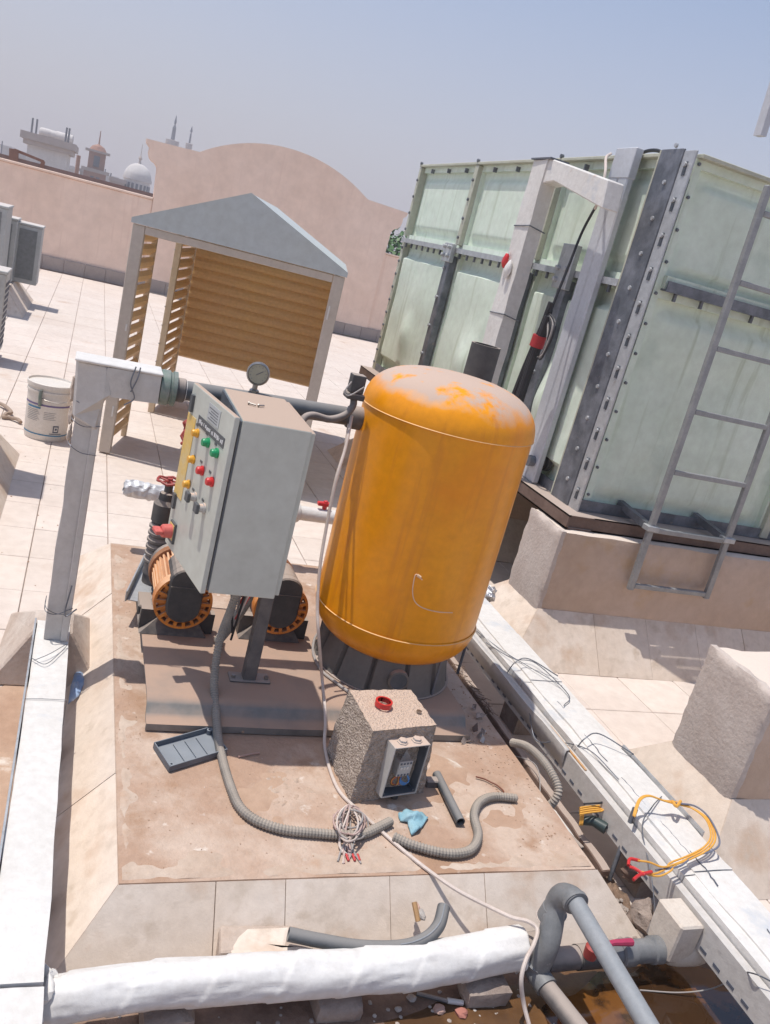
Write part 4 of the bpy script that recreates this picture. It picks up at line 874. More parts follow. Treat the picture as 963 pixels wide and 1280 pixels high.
lt = MB(); rnd = random.Random(2); u = .30
while u > .06:
    w_ = rnd.choice((.006, .009, .012)); dbox(lt, u - w_, u, ztop - .103 + rnd.uniform(0, .004), ztop - .09 + rnd.uniform(-.002, .003), .016, .0168); u -= w_ + rnd.choice((.003, .004, .012))
lt.build('lettering', M_inkw, dr)
sheet('rating_label', .12, .235, ztop - .070, ztop - .012, M_paper)
lt = MB()
for k in range(5): dbox(lt, .135, .225 - .02 * (k % 2), ztop - .062 + k * .009, ztop - .060 + k * .009, .0159, .0165)
lt.build('print', M_plate, dr)
sheet('yellow_label', .335, .425, ztop - .40, ztop - .10, M_sticker)
for px, py in ((247, 531), (259, 542), (270, 555), (252, 577), (263, 590), (242, 612), (254, 625)):
    u, z = ondoor(px, py); sheet('button_tag', u - .010, u + .010, z - .004, z + .004, M_plate)
dbox(MB(), DWd - .045, DWd - .022, bz1 - .09, bz1 - .03, .0145, .024).build('door_lock', M_plate, dr)
dbox(MB(), DWd - .045, DWd - .022, .90, .955, .0145, .024).build('door_lock', M_plate, dr)
# screws lying on top
for (px, py, dx, dy, lab) in ((312, 504, .02, -.012, 'left of two small screws lying on the dusty top of the panel'), (324, 507, .02, .014, 'right of two small screws lying on the dusty top of the panel')):
    q = P(px, py, bz1 + .006); tag(MB().tube([q, q + Vector((dx, dy, 0))], .003, 6).tube([q + Vector((-.004, .002, 0)), q], .0055, 6).build('screw', M_chrome), lab, 'screw')
# pressure switch on flexible conduit
t = thing('pressure_switch', 'small black pressure switch box on a curved stub pipe left of the yellow tank', 'pressure switch', (1.0, 3.0, 1.3))
q = PY(445, 487, 2.98)
MB().box(q.x - .027, q.x + .027, q.y - .02, q.y + .03, q.z - .012, q.z + .058).build('housing', M_black, t, bevel=.005, seg=2)
MB().box(q.x - .035, q.x + .035, q.y - .026, q.y + .036, q.z - .036, q.z - .013).build('base', M_black, t, bevel=.004)
MB().tube(smoothp([(q.x, q.y, q.z - .03), PY(441, 508, 2.97), PY(431, 519, 2.96), PY(412, 524, 2.94), PY(392, 519, 2.92), PY(380, 523, 2.9), PY(376, 535, 2.88)], 8), .0135, 12).build('stub_pipe', M_pipedust, t, smooth=True)
MB().tube(smoothp([(q.x - .03, q.y - .02, q.z + .03), (q.x - .05, q.y - .03, q.z - .01), (q.x - .03, q.y - .035, q.z - .02), (q.x + .02, q.y - .03, q.z + .02)], 6), .003, 6).build('lead', M_greywire, t)
# suction header behind the pumps
t = thing('suction_header', 'foil and white wrapped horizontal pipe behind the pumps with a red valve handle', 'pipe', (.9, 4.2, .4))
a_, b_ = PY(155, 609, 4.2), PY(410, 648, 4.2)
zc = (a_.z + b_.z) / 2
fl = [Vector((a_.x + .004 * i, 4.2, a_.z + (zc - a_.z) * i / 75)) for i in range(76)]
m_ = MB(); m_.tube(fl, .043, 26, caps=False); m_.v = [v + noise.noise_vector(v * 42) * .009 + noise.noise_vector(v * 16) * .006 for v in m_.v]; m_.build('foil_sleeve', mat('silver_wrap', (.70, .70, .70), .55, .25, col2=(.55, .55, .56), nscale=12), t)
MB().lathe(fl[0] + Vector((.004, 0, 0)), (1, 0, 0), [(.036, 0), (.034, .1), (0, .1)], 18, caps=False).build('pipe_mouth', M_boxin, t)
MB().cyl((a_.x + .29, 4.2, zc), (.95, 4.2, zc), .034, 16).build('pipe', M_pipedust, t, smooth=True)
MB().cyl((.95, 4.2, zc), (1.22, 4.2, zc), .045, 16).lathe((1.16, 4.2, zc), (1, 0, 0), [(.05, 0), (.056, .01), (.056, .06), (.05, .07)], 16).build('coupling', M_white, t, smooth=True)
MB().cyl((1.2, 4.2, zc), (1.9, 4.2, zc), .040, 16).build('white_pipe', M_white, t, smooth=True)
q = PY(408, 632, 4.18); MB().lathe((q.x, 4.2, zc + .04), (0, 0, 1), [(.014, 0), (.014, .05)], 10).box(q.x - .045, q.x + .03, 4.185, 4.215, q.z - .01, q.z + .012).build('valve_handle', M_red, t, bevel=.004)
for x in (.62, 1.45): MB().box(x, x + .04, 4.18, 4.22, .18, zc - .03).build('pipe_stand', M_dsteel, t)
for k, (px, py) in enumerate(((232, 540),)):
    q = PY(px, py, 3.5); wh = MB(); Wc = q
    pts = [Wc + Vector((.008 * math.cos(a_ * math.pi * .5), .045 * math.cos(a_ / 20 * 2 * math.pi), .05 * math.sin(a_ / 20 * 2 * math.pi))) for a_ in range(21)]
    t2 = thing('gate_valve', 'red hand wheel of a gate valve seen edge on behind the panel door', 'valve', (q.x, q.y, q.z))
    wh.tube(pts, .008, 6).tube([Wc + Vector((0, -.045, 0)), Wc + Vector((0, .045, 0))], .006, 6).tube([Wc, Wc + Vector((.12, 0, 0))], .01, 8).build('hand_wheel', M_redwheel, t2)
    MB().lathe(Wc + Vector((.12, 0, 0)), (1, 0, 0), [(.03, 0), (.035, .01), (.035, .08)], 16).cyl(Wc + Vector((.16, 0, 0)), Vector((Wc.x + .16, Wc.y, .3)), .035, 14).build('valve_body', M_pipedust, t2, smooth=30)

# ------------------------------------------------------------------ aggregate block with open junction box
ZP = .182
t = thing('aggregate_block', 'squat rough aggregate concrete block carrying the open junction box, red ring on its dusty top', 'concrete block', (1.25, 2.4, ZP))
c0 = [P(441, 1000, ZP), P(560, 985, ZP), None, P(417, 948, ZP)]
ct = [P(466, 914, .455), P(546, 906, .455), P(514, 862, .455), P(437, 863, .455)]
c0 = [Vector((q.x, q.y, ZP)) for q in ct]; cc = sum(c0, Vector()) / 4; c0 = [cc + (q - cc) * 1.16 for q in c0]
m_ = MB(); N_ = 16
def patch(a, b, c, d, nu, nv, amp):
    idx = []
    def f(u, v):
        q = a.lerp(b, u).lerp(d.lerp(c, u), v); e = noise.noise_vector(q * 38) * amp + noise.noise_vector(q * 9) * amp; return q + e
    m_.grid(f, nu, nv)
for i in range(4): j = (i + 1) % 4; patch(c0[i] - Vector((0, 0, .01)), c0[j] - Vector((0, 0, .01)), ct[j], ct[i], 22, 22, .0055)
patch(ct[0], ct[1], ct[2], ct[3], 24, 24, .003)
m_.build('block_body', M_gravelc, t, smooth=60)
BL = ct
q = P(479, 882, .462); MB().pipe(q + Vector((0, 0, .019)), q, .031, .024, 28).build('ring', M_red, None, smooth=40)
tag(bpy.data.objects['ring'], 'red plastic ring lying on top of the aggregate block', 'ring'); bpy.data.objects['ring'].name = 'plastic_ring'
q = P(524, 890, .46); tag(MB().lathe(q, (0, 0, 1), [(0, 0), (.010, 0), (.010, .004), (0, .005)], 12).build('washer', M_chrome), 'small washer on top of the aggregate block', 'washer')
# junction box on the front face of the block
f0, f1 = ct[0], ct[1]; FU = (f1 - f0); FU.z = 0; FU.normalize(); FN = Vector((FU.y, -FU.x, 0))
yb = f0.lerp(f1, .5) + FN * .055
def onfront(px, py, off=.0):
    d = ray(px, py); o_ = yb + FN * off; return CAM + d * ((o_ - CAM).dot(FN) / d.dot(FN))
tl, tr_, br, blq = onfront(497, 932), onfront(545, 931), onfront(528, 996), onfront(480, 998)
t = thing('junction_box', 'open grey junction box on the aggregate block, small contactor and loose wires inside', 'junction box', blq)
ctr = (tl + br) / 2; hw, hh, dpt = .072, .100, .06; ctr = ctr - FU * .018 + Vector((0, 0, .004))
def jb(u, v, w): return ctr + FU * u + Vector((0, 0, 1)) * v - FN * w
def jbox(mb, u0, u1, v0, v1, w0, w1): return mb.hexa([jb(u0, v0, w0), jb(u1, v0, w0), jb(u1, v0, w1), jb(u0, v0, w1), jb(u0, v1, w0), jb(u1, v1, w0), jb(u1, v1, w1), jb(u0, v1, w1)])
m_ = MB(); jbox(m_, -hw, -hw + .004, -hh, hh, 0, dpt); jbox(m_, hw - .004, hw, -hh, hh, 0, dpt); jbox(m_, -hw + .0041, hw - .0041, hh - .004, hh, 0, dpt); jbox(m_, -hw + .0041, hw - .0041, -hh, -hh + .004, 0, dpt)
m_.build('box_walls', M_boxgrey, t, bevel=.001)
m_ = MB(); jbox(m_, -hw + .0042, hw - .0042, -hh + .0042, hh - .0042, dpt - .005, dpt - .001)
for sx in (-1, 1):
    for sy in (-1, 1): jbox(m_, sx * (hw - .010) - .005, sx * (hw - .010) + .005, sy * (hh - .010) - .005, sy * (hh - .010) + .005, .006, dpt - .006)
jbox(m_, -hw + .0042, -hw + .0065, -hh + .0042, hh - .0042, .004, dpt - .0052); jbox(m_, hw - .0065, hw - .0042, -hh + .0042, hh - .0042, .004, dpt - .0052); jbox(m_, -hw + .0067, hw - .0067, hh - .0065, hh - .0042, .004, dpt - .0052); jbox(m_, -hw + .0067, hw - .0067, -hh + .0042, -hh + .0065, .004, dpt - .0052)
m_.build('box_inner_shade', M_boxin, t)  # dark back and inner walls: shade inside the box put into the colour
for u in (-.028, .03): MB().lathe(jb(u, hh, .028), (0, 0, 1), [(.020, 0), (.020, .004), (.015, .005), (.015, .012), (.008, .014), (.0, .014)], 6).build('cable_gland', M_boxgrey, t)
MB().lathe(jb(.005, -hh - .028, .028), (0, 0, 1), [(0, 0), (.014, 0), (.014, .02), (.011, .028)], 12).build('cable_gland', M_black, t)
k_ = jbox(MB(), -.026, .030, -.030, .030, .012, dpt - .006).build('contactor', M_boxgrey, t, bevel=.002)
m_ = MB()
for k in range(4):
    for v in (.022, -.023): jbox(m_, -.018 + .0130 * k - .0035, -.018 + .0130 * k + .0035, v - .0035, v + .0035, .0105, .0125)
m_.build('terminal_holes', M_ink, t)
m_ = MB(); 
for k in range(3): jbox(m_, -.014 + .012 * k - .004, -.014 + .012 * k + .004, .000, .010, .009, .0125)
m_.build('contact_tabs', M_white, t)
for k in range(3):
    u0 = -.030 + .004 * k; MB().tube(smoothp([jb(-.01 + .006 * k, -.028, .02), jb(u0 - .012, -.034, .012), jb(u0 - .008, -.058, .012 + .003 * k), jb(u0 + .016, -.062, .014), jb(u0 + .02, -.04, .02), jb(u0 + .024, -.02, .03)], 6), .0018, 6).build('wire', (M_brownwire, M_orwire, M_redwire)[k], t, smooth=True)
for k in range(3): MB().tube(smoothp([jb(.018, -.02, .02), jb(.032, -.045 - .004 * k, .010), jb(.015, -.063 + .004 * k, .008), jb(-.004, -.052 + .005 * k, .012), jb(.004, -.038, .02)], 6), .0018, 6).build('wire', M_bluewire, t, smooth=True)
for k in range(7): MB().tube(smoothp([jb(-.018 + .006 * k, .028, .02), jb(-.014 + .005 * k, .042, .022), jb(.0 + .001 * k, .058, .03), jb(.002, .070, .03)], 4), .0016, 5).build('wire', M_greywire, t, smooth=True)

# ------------------------------------------------------------------ loose things on the plinth
def on(pts, z=ZP): return [P(x, y, (zz[0] if (zz := ([a] if isinstance(a, (int, float)) else a)) else z)) for x, y, a in [(p[0], p[1], (p[2] if len(p) > 2 else z)) for p in pts]]
o = MB(); ga, gb_ = P(546, 968, ZP + .02), P(576, 1028, ZP + .02); o.pipe(gb_, ga, .0165, .013, 18); tag(o.build('black_pipe', M_pipe, None, smooth=40), 'straight offcut of black pipe lying right of the aggregate block', 'pipe offcut')
o = MB(); o.box(*(lambda q: (q.x - .03, q.x + .02, q.y - .004, q.y + .03, ZP, ZP + .03))(P(541, 985, ZP))); tag(o.build('pipe_clip', M_pipedust, bevel=.004), 'small dusty clip at the near end of the black pipe offcut', 'clip')
# tray lid
cs = [P(191, 935, ZP + .002), P(211, 966, ZP + .002), P(281, 945, ZP + .002), P(262, 915, ZP + .002)]
t = thing('box_lid', 'shallow grey plastic box lid lying upside down in front of the base plate', 'lid', (cs[0] + cs[2]) / 2)
U_ = (cs[3] - cs[0]); V_ = (cs[1] - cs[0]); lu, lv = U_.length, V_.length; U_ = U_ / lu; V_ = V_ / lv; c_ = (cs[0] + cs[2]) / 2; c_ = cs[0] + U_ * lu / 2 + V_ * lv / 2
def lid(mb, u0, u1, v0, v1, a, b): return mb.hexa([cs[0] + U_ * u0 + V_ * v0 + Vector((0, 0, a)), cs[0] + U_ * u1 + V_ * v0 + Vector((0, 0, a)), cs[0] + U_ * u1 + V_ * v1 + Vector((0, 0, a)), cs[0] + U_ * u0 + V_ * v1 + Vector((0, 0, a)),
    cs[0] + U_ * u0 + V_ * v0 + Vector((0, 0, b)), cs[0] + U_ * u1 + V_ * v0 + Vector((0, 0, b)), cs[0] + U_ * u1 + V_ * v1 + Vector((0, 0, b)), cs[0] + U_ * u0 + V_ * v1 + Vector((0, 0, b))])
lid(MB(), .003, lu - .003, .003, lv - .003, 0, .004).build('lid_plate', M_traygrey, t)
m_ = MB(); lid(m_, 0, lu, 0, .004, 0, .024); lid(m_, 0, lu, lv - .004, lv, 0, .024); lid(m_, 0, .004, .0041, lv - .0041, 0, .024); lid(m_, lu - .004, lu, .0041, lv - .0041, 0, .024); m_.build('lid_rim', M_traygrey, t, bevel=.001)
for k in range(3): lid(MB(), lu * (.3 + .2 * k), lu * (.3 + .2 * k) + .004, .02, lv - .02, .004, .009).build('rib', M_traygrey, t)
m_ = MB()
for u, v in ((.012, lv - .012), (lu - .012, .014)): m_.lathe(cs[0] + U_ * u + V_ * v, (0, 0, 1), [(.009, .003), (.009, .022), (.004, .022), (.004, .005)], 12)
m_.build('screw_boss', M_traygrey, t)
# blue rag
def cloth(name, px, z, amp, M, label, cat, seed=0, h=.03):
    ps = on([(x, y, z) for x, y in px]); c = sum(ps, Vector()) / len(ps); m_ = MB(); ring = []
    n = len(ps); rings = 7; vs = [c + Vector((0, 0, h))]
    for r in range(1, rings + 1):
        for i in range(n * 4):
            a, b = ps[i // 4], ps[(i // 4 + 1) % n]; e = a.lerp(b, (i % 4) / 4); q = c.lerp(e, r / rings)
            k = noise.noise(q * 26 + Vector((seed, 0, 0))); q.z = z + .003 + max(0, h * (1 - (r / rings) ** 2) * (.5 + .9 * k) + amp * abs(k)); vs.append(q)
    w_ = n * 4; fs = [(0, 1 + i, 1 + (i + 1) % w_) for i in range(w_)]
    for r in range(rings - 1):
        for i in range(w_): fs.append((1 + r * w_ + i, 1 + (r + 1) * w_ + i, 1 + (r + 1) * w_ + (i + 1) % w_, 1 + r * w_ + (i + 1) % w_))
    o = m_.add(vs, fs).build(name, M, None, smooth=60); so = o.modifiers.new('thick', 'SOLIDIFY'); so.thickness = .0015; tag(o, label, cat)
cloth('blue_rag', [(497, 1020), (507, 1014), (527, 1018), (535, 1024), (528, 1035), (522, 1042), (514, 1046), (509, 1030), (500, 1028)], ZP, .02, M_bluerag, 'crumpled light blue rag in the shade under the junction box', 'rag')
cloth('blue_film', [(94, 842), (105, 838), (106, 856), (98, 872), (85, 882), (88, 860)], .06, .02, M_bluepl, 'crumpled blue plastic film beside the long white ground duct', 'plastic film', 5, .02)
# conduits
hose('corrugated_conduit', [(.67, 2.83, .77), (.65, 2.79, .60), P(275, 800, .42), P(268, 850, .30), P(270, 890, .235), P(274, 930, .20), *on([(287, 980), (305, 1015), (345, 1035), (400, 1042), (447, 1044), (470, 1036), (490, 1026)], ZP + .016)], .0165, M_hose, 'grey corrugated conduit dropping from the control panel and curving over the plinth', 'conduit')
hose('corrugated_conduit', on([(492, 1046), (520, 1058), (560, 1067), (588, 1063), (598, 1045), (593, 1020), (600, 1003), (618, 996), (647, 998)], ZP + .017), .0165, M_hose, 'short S shaped piece of corrugated conduit right of the junction box', 'conduit')
hose('corrugated_conduit', [P(640, 928, ZP + .02), P(660, 934, ZP + .06), P(682, 955, ZP + .08), P(698, 985, ZP + .05), P(692, 1003, ZP), P(680, 1012, .12)], .0175, M_hose, 'corrugated conduit looping up out of the gap beside the white duct', 'conduit')
hose('corrugated_conduit', [(.71, 2.84, .77), (.72, 2.86, .60), (.70, 2.93, .45), (.68, 3.02, .32), (.70, 3.1, .28)], .02, M_hose, 'second corrugated conduit hanging under the control panel between the pumps', 'conduit')
wr = MB(); rnd = random.Random(4)
for k, (M_, dx) in enumerate(((M_redwire, -.02), (M_redwire, .03), (M_greywire, 0), (M_redwire, .05), (M_cable, .04), (M_blkcloth, -.04), (M_blkcloth, .02))):
    wire('panel_wire', [(.67 + dx, 2.78, .76), (.67 + dx * 1.6, 2.74 + rnd.uniform(-.02, .02), .72), (.67 + dx, 2.79, .66), (.68, 2.83, .60 - .03 * k)], .0045, M_, ('red', 'brighter red', 'pale grey', 'rightmost red', 'white', 'leftmost black', 'inner black')[k] + ' wire drooping from the underside of the control panel beside the post', 'wire', group='loose wires under the control panel')
# white cable
wire('white_cable', [PY(440, 520, 2.98), PY(432, 560, 2.9), PY(420, 600, 2.84), PY(408, 660, 2.8), PY(400, 710, 2.76), PY(397, 760, 2.72), PY(399, 800, 2.69), P(403, 850, .29), P(406, 880, .275), P(407, 905, .24), P(406, 930, .20), *on([(412, 960), (425, 990), (450, 1015), (480, 1042), (510, 1068), (545, 1095), (575, 1115)], ZP + .006),
     P(610, 1133, .185), P(640, 1147, .20), P(660, 1152, .215), P(672, 1162, .21), P(668, 1180, .20), P(658, 1200, .19), P(652, 1225, .15), P(655, 1255, .08), P(664, 1290, .03)], .0062, M_cable, 'long white cable from the pressure switch over the plinth and across the wrapped pipe', 'cable', k=10)
wire('grey_cable', [PY(436, 530, 3.0), PY(428, 575, 2.93), PY(416, 620, 2.86), PY(405, 680, 2.82)], .0045, M_cable, 'thin second cable hanging beside the long white one, left of the yellow tank', 'cable')
wire('looped_cable', on([(400, 788, .30), (393, 800, .28), (392, 818, .27), (402, 838, .27), (420, 853, .27), (436, 865, .27)]), .006, M_greywire, 'grey cable looping on the base plate at the foot of the tank skirt', 'cable')
# bundle of bare wires
t = thing('wire_bundle', 'loose looped bundle of thin pinkish and grey wires tied around the white cable', 'wire bundle', P(437, 1035, ZP)); rnd = random.Random(11)
for k in range(9):
    cx0, cy0 = 437 + rnd.uniform(-4, 4), 1027 + rnd.uniform(-6, 5); rx, ry = rnd.uniform(12, 21), rnd.uniform(12, 22); a0_ = rnd.uniform(0, 6); pts = []
    for i in range(9): a_ = a0_ + i * .75; pts.append(P(cx0 + rx * math.cos(a_), cy0 + ry * math.sin(a_), ZP + .02 + .018 * math.sin(a_ * 2 + k) + .003 * k))
    pts.append(P(432 + rnd.uniform(-8, 14), 1055 + rnd.uniform(0, 8), ZP + .012)); pts.append(P(430 + rnd.uniform(-10, 22), 1070 + rnd.uniform(-4, 10), ZP + .006))
    MB().tube(smoothp(pts, 6), .0030, 6).build('wire', (M_pinkwire, M_greywire, M_cable)[k % 3], t, smooth=True)
for x in (433, 441, 447): a_ = P(x, 1068, ZP + .01); MB().tube([a_, a_ + (P(x + 3, 1076, ZP + .008) - a_)], .004, 6).build('wire_end', M_redwire, t)
wire('dead_twig', on([(595, 971), (606, 974), (614, 978), (622, 982), (630, 990), (627, 998)], ZP + .008), .003, M_brownwire, 'bent brown twig on the dusty plinth right of the junction box', 'twig')
wire('thin_stick', on([(298, 946), (312, 943), (325, 941)], ZP + .006), .003, M_pinkstone, 'thin pale stick near the front of the base plate', 'stick')
rnd = random.Random(8); m_ = MB()
for k in range(300):
    x, y = rnd.uniform(.3, 1.83), rnd.uniform(1.88, 2.56) if rnd.random() < .8 else rnd.uniform(2.5, 4.1)
    if y > 2.5 and x > .37 and rnd.random() < .9: x = rnd.uniform(.29, .37)
    m_.rock((x, y, ZP), rnd.uniform(.0008, .003), k, (1, 1, .7), 3)
for k in range(200):
    x = rnd.uniform(1.62, 1.82); y = rnd.uniform(2.0, 3.0); m_.rock((x, y, ZP), rnd.uniform(.0012, .005), k, (1, 1, .7), 3)
for k in range(160):
    x, y = rnd.uniform(-1.2, .1), rnd.uniform(1.2, 7); m_.rock((x, y, .001), rnd.uniform(.002, .007), k, (1, 1, .6), 3)
m_.build('loose_grit', M_silt, kind='stuff')
# debris bits on the plinth near the tank
t = thing('torn_film', 'torn grey foil and cement scraps by the right end of the base plate', 'scraps', P(592, 905, .2)); rnd = random.Random(6)
for k in range(12):
    q = P(592 + rnd.uniform(-16, 18), 900 + rnd.uniform(-22, 26), ZP + .01); m_ = MB(); u = Vector((rnd.uniform(-1, 1), rnd.uniform(-1, 1), rnd.uniform(-.4, .6))).normalized() * rnd.uniform(.012, .03); v = u.orthogonal().normalized() * rnd.uniform(.01, .02)
    m_.prism([q - u, q - v + Vector((0, 0, .01)), q + u + v * .4, q + v], (0, 0, .002)); m_.build('scrap', (M_foil, M_debris, M_brown)[k % 3], t)

def skim(name, x0, x1, y0, y1, nx, ny, fn, M, parent):      # thin uneven coat that dips under the surface where it is worn away
    return MB().grid(lambda u, v: Vector((x0 + (x1 - x0) * u, y0 + (y1 - y0) * v, fn(u, v, Vector((x0 + (x1 - x0) * u, y0 + (y1 - y0) * v, 0))))), nx, ny).build(name, M, parent, smooth=True, kind='stuff')
nn3 = lambda q, s: noise.noise(q * s) + .5 * noise.noise(q * s * 2.3) + .25 * noise.noise(q * s * 5.1)
skim('mortar_skim', .295, 1.825, 1.868, 2.12, 240, 44, lambda u, v, q: .1838 + .006 * nn3(q, 7) - .013 * v - .004 * max(0, .06 - v) / .06, M_mortarpale, pp)
skim('mortar_skim', .295, .43, 1.95, 4.1, 30, 300, lambda u, v, q: .1828 + .006 * nn3(q + Vector((5, 3, 0)), 6) - .012 * u - .004 * max(0, .1 - u) / .1, M_mortarpale, pp)
skim('dust_drift', .45, 1.8, 2.0, 2.56, 160, 70, lambda u, v, q: .1795 + .008 * nn3(q + Vector((1, 8, 0)), 5) - .006 * max(0, .15 - min(u, 1 - u, v, 1 - v)) / .15, M_silt, pp)
skim('cement_crumbs', P(318, 968, ZP).x, P(400, 1000, ZP).x, P(340, 1016, ZP).y, P(340, 965, ZP).y, 60, 50, lambda u, v, q: .1795 + .010 * nn3(q, 30) - .02 * ((u - .5) ** 2 + (v - .5) ** 2), M_mortarpale, pp)
# ------------------------------------------------------------------ black bent pipe and cement lump in front of the plinth
zf = .10
t = thing('bent_pipe', 'bent offcut of black pipe with a pale stripe lying on the sloped plinth edge', 'pipe offcut', P(460, 1180, .05))
pts = smoothp([P(361, 1168, .155), P(400, 1176, .15), P(450, 1184, .145), P(500, 1184, .15), P(530, 1175, .165), P(548, 1158, .185), P(555, 1134, .205)], 8)
MB().tube(pts, .019, 16, caps=False).build('pipe', M_pipe, t, smooth=True)
MB().lathe(pts[0], (pts[0] - pts[1]), [(.0192, -.004), (.0192, .001), (.0145, .001), (.0145, -.03), (0, -.03)], 16, caps=False).build('pipe_mouth', M_pipe, t, smooth=30)
MB().lathe(pts[-1], (pts[-1] - pts[-2]), [(.0192, -.004), (.0192, .001), (.0145, .001), (.0145, -.03), (0, -.03)], 16, caps=False).build('pipe_mouth', M_pipe, t, smooth=30)
st_ = []
for i, q in enumerate(pts[24:]): st_.append(q + Vector((-.004, -.007, .0178)))
MB().tube(st_, .0022, 5).build('stripe', M_upvc, t)
cl = [P(272, 1168, .07), P(283, 1162, .09), P(368, 1157, .10), P(385, 1170, .09), P(388, 1205, .05), P(270, 1212, .05)]
m_ = MB(); n_ = len(cl); cl = [Vector((q.x, q.y, .10)) for q in cl]
m_.prism([q - Vector((0, 0, .08)) for q in cl], (0, 0, .085)); o = m_.build('cement_slab', M_mortar, bevel=.01, seg=2); tag(o, 'grey cement slab with a broken pale skin between plinth edge and wrapped pipe', 'slab')
for k, pl_ in enumerate(([(296, 1172), (308, 1162), (364, 1158), (358, 1186), (384, 1186), (384, 1200), (290, 1204), (288, 1185)],)):
    m_ = MB(); q = on([(x, y, .104) for x, y in pl_]); m_.blob(q, .104, .003, 4, .006); tag(m_.build('plaster_skin', M_fillet), 'broken pale plaster skin on top of the grey cement slab', 'plaster')
for (px, py, r, M_, lab) in ((521, 1135, .014, M_pinkstone, 'thin ochre stone chip on the plinth edge'), (527, 1143, .015, M_debris, 'grey stone chip beside the ochre chip on the plinth edge')):
    tag(MB().rock(P(px, py, .15), r, px, (.7, 1.5, .7)).build('stone_chip', M_), lab, 'stone chip')
o = MB().tube([P(518, 1128, .17), P(523, 1152, .14)], .008, 6); tag(o.build('ochre_stick', mat('ochre', (.42, .25, .12), .9)), 'short ochre stick lying on the sloped plinth edge', 'stick')

# ------------------------------------------------------------------ wrapped pipe and grey plumbing at the front
t = thing('wrapped_pipe', 'thick pipe wrapped in white plaster bandage along the front of the plinth', 'pipe', (.8, 1.6, .0))
y0_ = 1.585; zw = .125; m_ = MB(); n = 44; K = 240; vs = []
for i in range(K + 1):
    f_ = i / K; x = .115 + (1.455 - .115) * f_; yc = y0_ - .04 + .07 * f_ + .008 * math.sin(f_ * 7); zc_ = zw + .012 * math.sin(f_ * 5 + 1)
    for k in range(n):
        a_ = 2 * math.pi * k / n; sp_ = Vector((x * 6 + a_ * .8, a_ * 1.3, 0)); r = .053 + .008 * f_ + .006 * noise.noise(Vector((x * 5, math.cos(a_) * 1.5, math.sin(a_) * 1.5))) - .004 * max(0, 1 - abs(noise.noise(Vector((x * 1.6 + a_ * .15, math.cos(a_) * 1.5, math.sin(a_) * 1.5 + 4)))) * 14) - .002 * max(0, 1 - abs(noise.noise(Vector((x * 3.2, math.cos(a_) * 3, math.sin(a_) * 3 + 9)))) * 10)
        w1 = (x * 5.2 + a_ / (2 * math.pi)) % 1; r += .0035 * (1 - w1) ** 2
        if i < 4: r *= .75 + .06 * i
        if i > K - 3: r *= .9 - .12 * (i - K + 3)
        vs.append((x, yc + r * math.cos(a_), zc_ + r * math.sin(a_)))
m_.add(vs, [(i * n + k, i * n + (k + 1) % n, (i + 1) * n + (k + 1) % n, (i + 1) * n + k) for i in range(K) for k in range(n)] + [tuple(range(n)), tuple(K * n + k for k in range(n - 1, -1, -1))])
m_.build('bandage', M_wrap, t, smooth=75)
m_ = MB()
m_.rock((.125, 1.56, .125), .062, 3, (.42, 1.05, 1.1), 22, .5); m_.v = [v + noise.noise_vector(v * 30) * .012 + noise.noise_vector(v * 75) * .005 for v in m_.v]
m_.build('bandage_end', M_wrap, t, smooth=True)
for x in (.35, .8, 1.25): MB().roughbox(x, x + .14, 1.52, 1.66, -.0, .062, st=.03, amp=.006).build('support_brick', M_stone, t, smooth=50)
t = thing('grey_pipework', 'grey plastic pipework with elbows, tee and red handled ball valve, lower right corner', 'pipework', (1.52, 1.6, .1))
J = P(676, 1200, .12); JX, JY, JZ = J.x, J.y, .12
Etop = P(704, 1118, .32); ex, ey = Etop.x, Etop.y
MB().cyl((1.44, 1.61, .125), (JX + .02, 1.62, .12), .042, 20).build('coupling', M_pipedust, t, smooth=30)
MB().tube(smoothp([(JX, JY, JZ - .03), (JX + .005, JY, JZ + .06), (ex, ey + .01, .26), (ex + .003, ey + .005, .31), (ex + .008, ey - .03, .335), (ex + .010, ey - .05, .335)], 8), .034, 20).build('elbow', M_upvcold, t, smooth=True)
MB().lathe((ex - .004, ey + .012, .215), (.12, -.1, 1), [(.033, 0), (.039, .0), (.039, .04), (.033, .04)], 22, caps=False).build('socket_ring', M_upvcold, t, smooth=30)
MB().lathe((ex - .006, ey + .012, .212), (.12, -.1, 1), [(.034, 0), (.040, .0), (.040, .003), (.034, .003)], 22, caps=False).build('glue_ring', M_cable, t, smooth=30)
far = P(815, 1300, .335); pA = Vector((ex + .010, ey - .045, .335)); pB = Vector((far.x, .9, .335)); 
MB().lathe(pA, (pB - pA), [(.034, -.01), (.038, -.005), (.038, .008), (.030, .008)], 22).build('elbow_rim', M_upvcold, t, smooth=30)
MB().cyl(pA, pB, .0262, 24).build('long_pipe', M_upvc, t, smooth=True)
v0, v1_ = P(690, 1200, .1), P(835, 1186, .1)
dirv = (v1_ - v0); dirv.z = 0; L_ = dirv.length; dirv.normalize()
def ln(s): return v0 + dirv * s * L_
MB().cyl(ln(-.05), ln(.22), .034, 20).build('pipe', M_pipedust, t, smooth=True)
MB().cyl(ln(.20), ln(.42), .037, 20).build('rubber_sleeve', M_black, t, smooth=True)
MB().cyl(ln(.40), ln(.62), .031, 20).build('pipe', M_upvcold, t, smooth=True)
MB().lathe(ln(.56), dirv, [(.034, 0), (.041, .005), (.041, .05), (.036, .055), (.036, .12), (.042, .125), (.042, .16), (.033, .165)], 22).build('valve_body', M_upvcold, t, smooth=30)
h0, h1 = P(741, 1186, .16), P(790, 1178, .165); MB().lathe(h0 - Vector((0, 0, .03)), (0, 0, 1), [(.020, 0), (.022, .035), (.012, .042), (0, .042)], 16).build('valve_hub', M_redwheel, t, smooth=30)
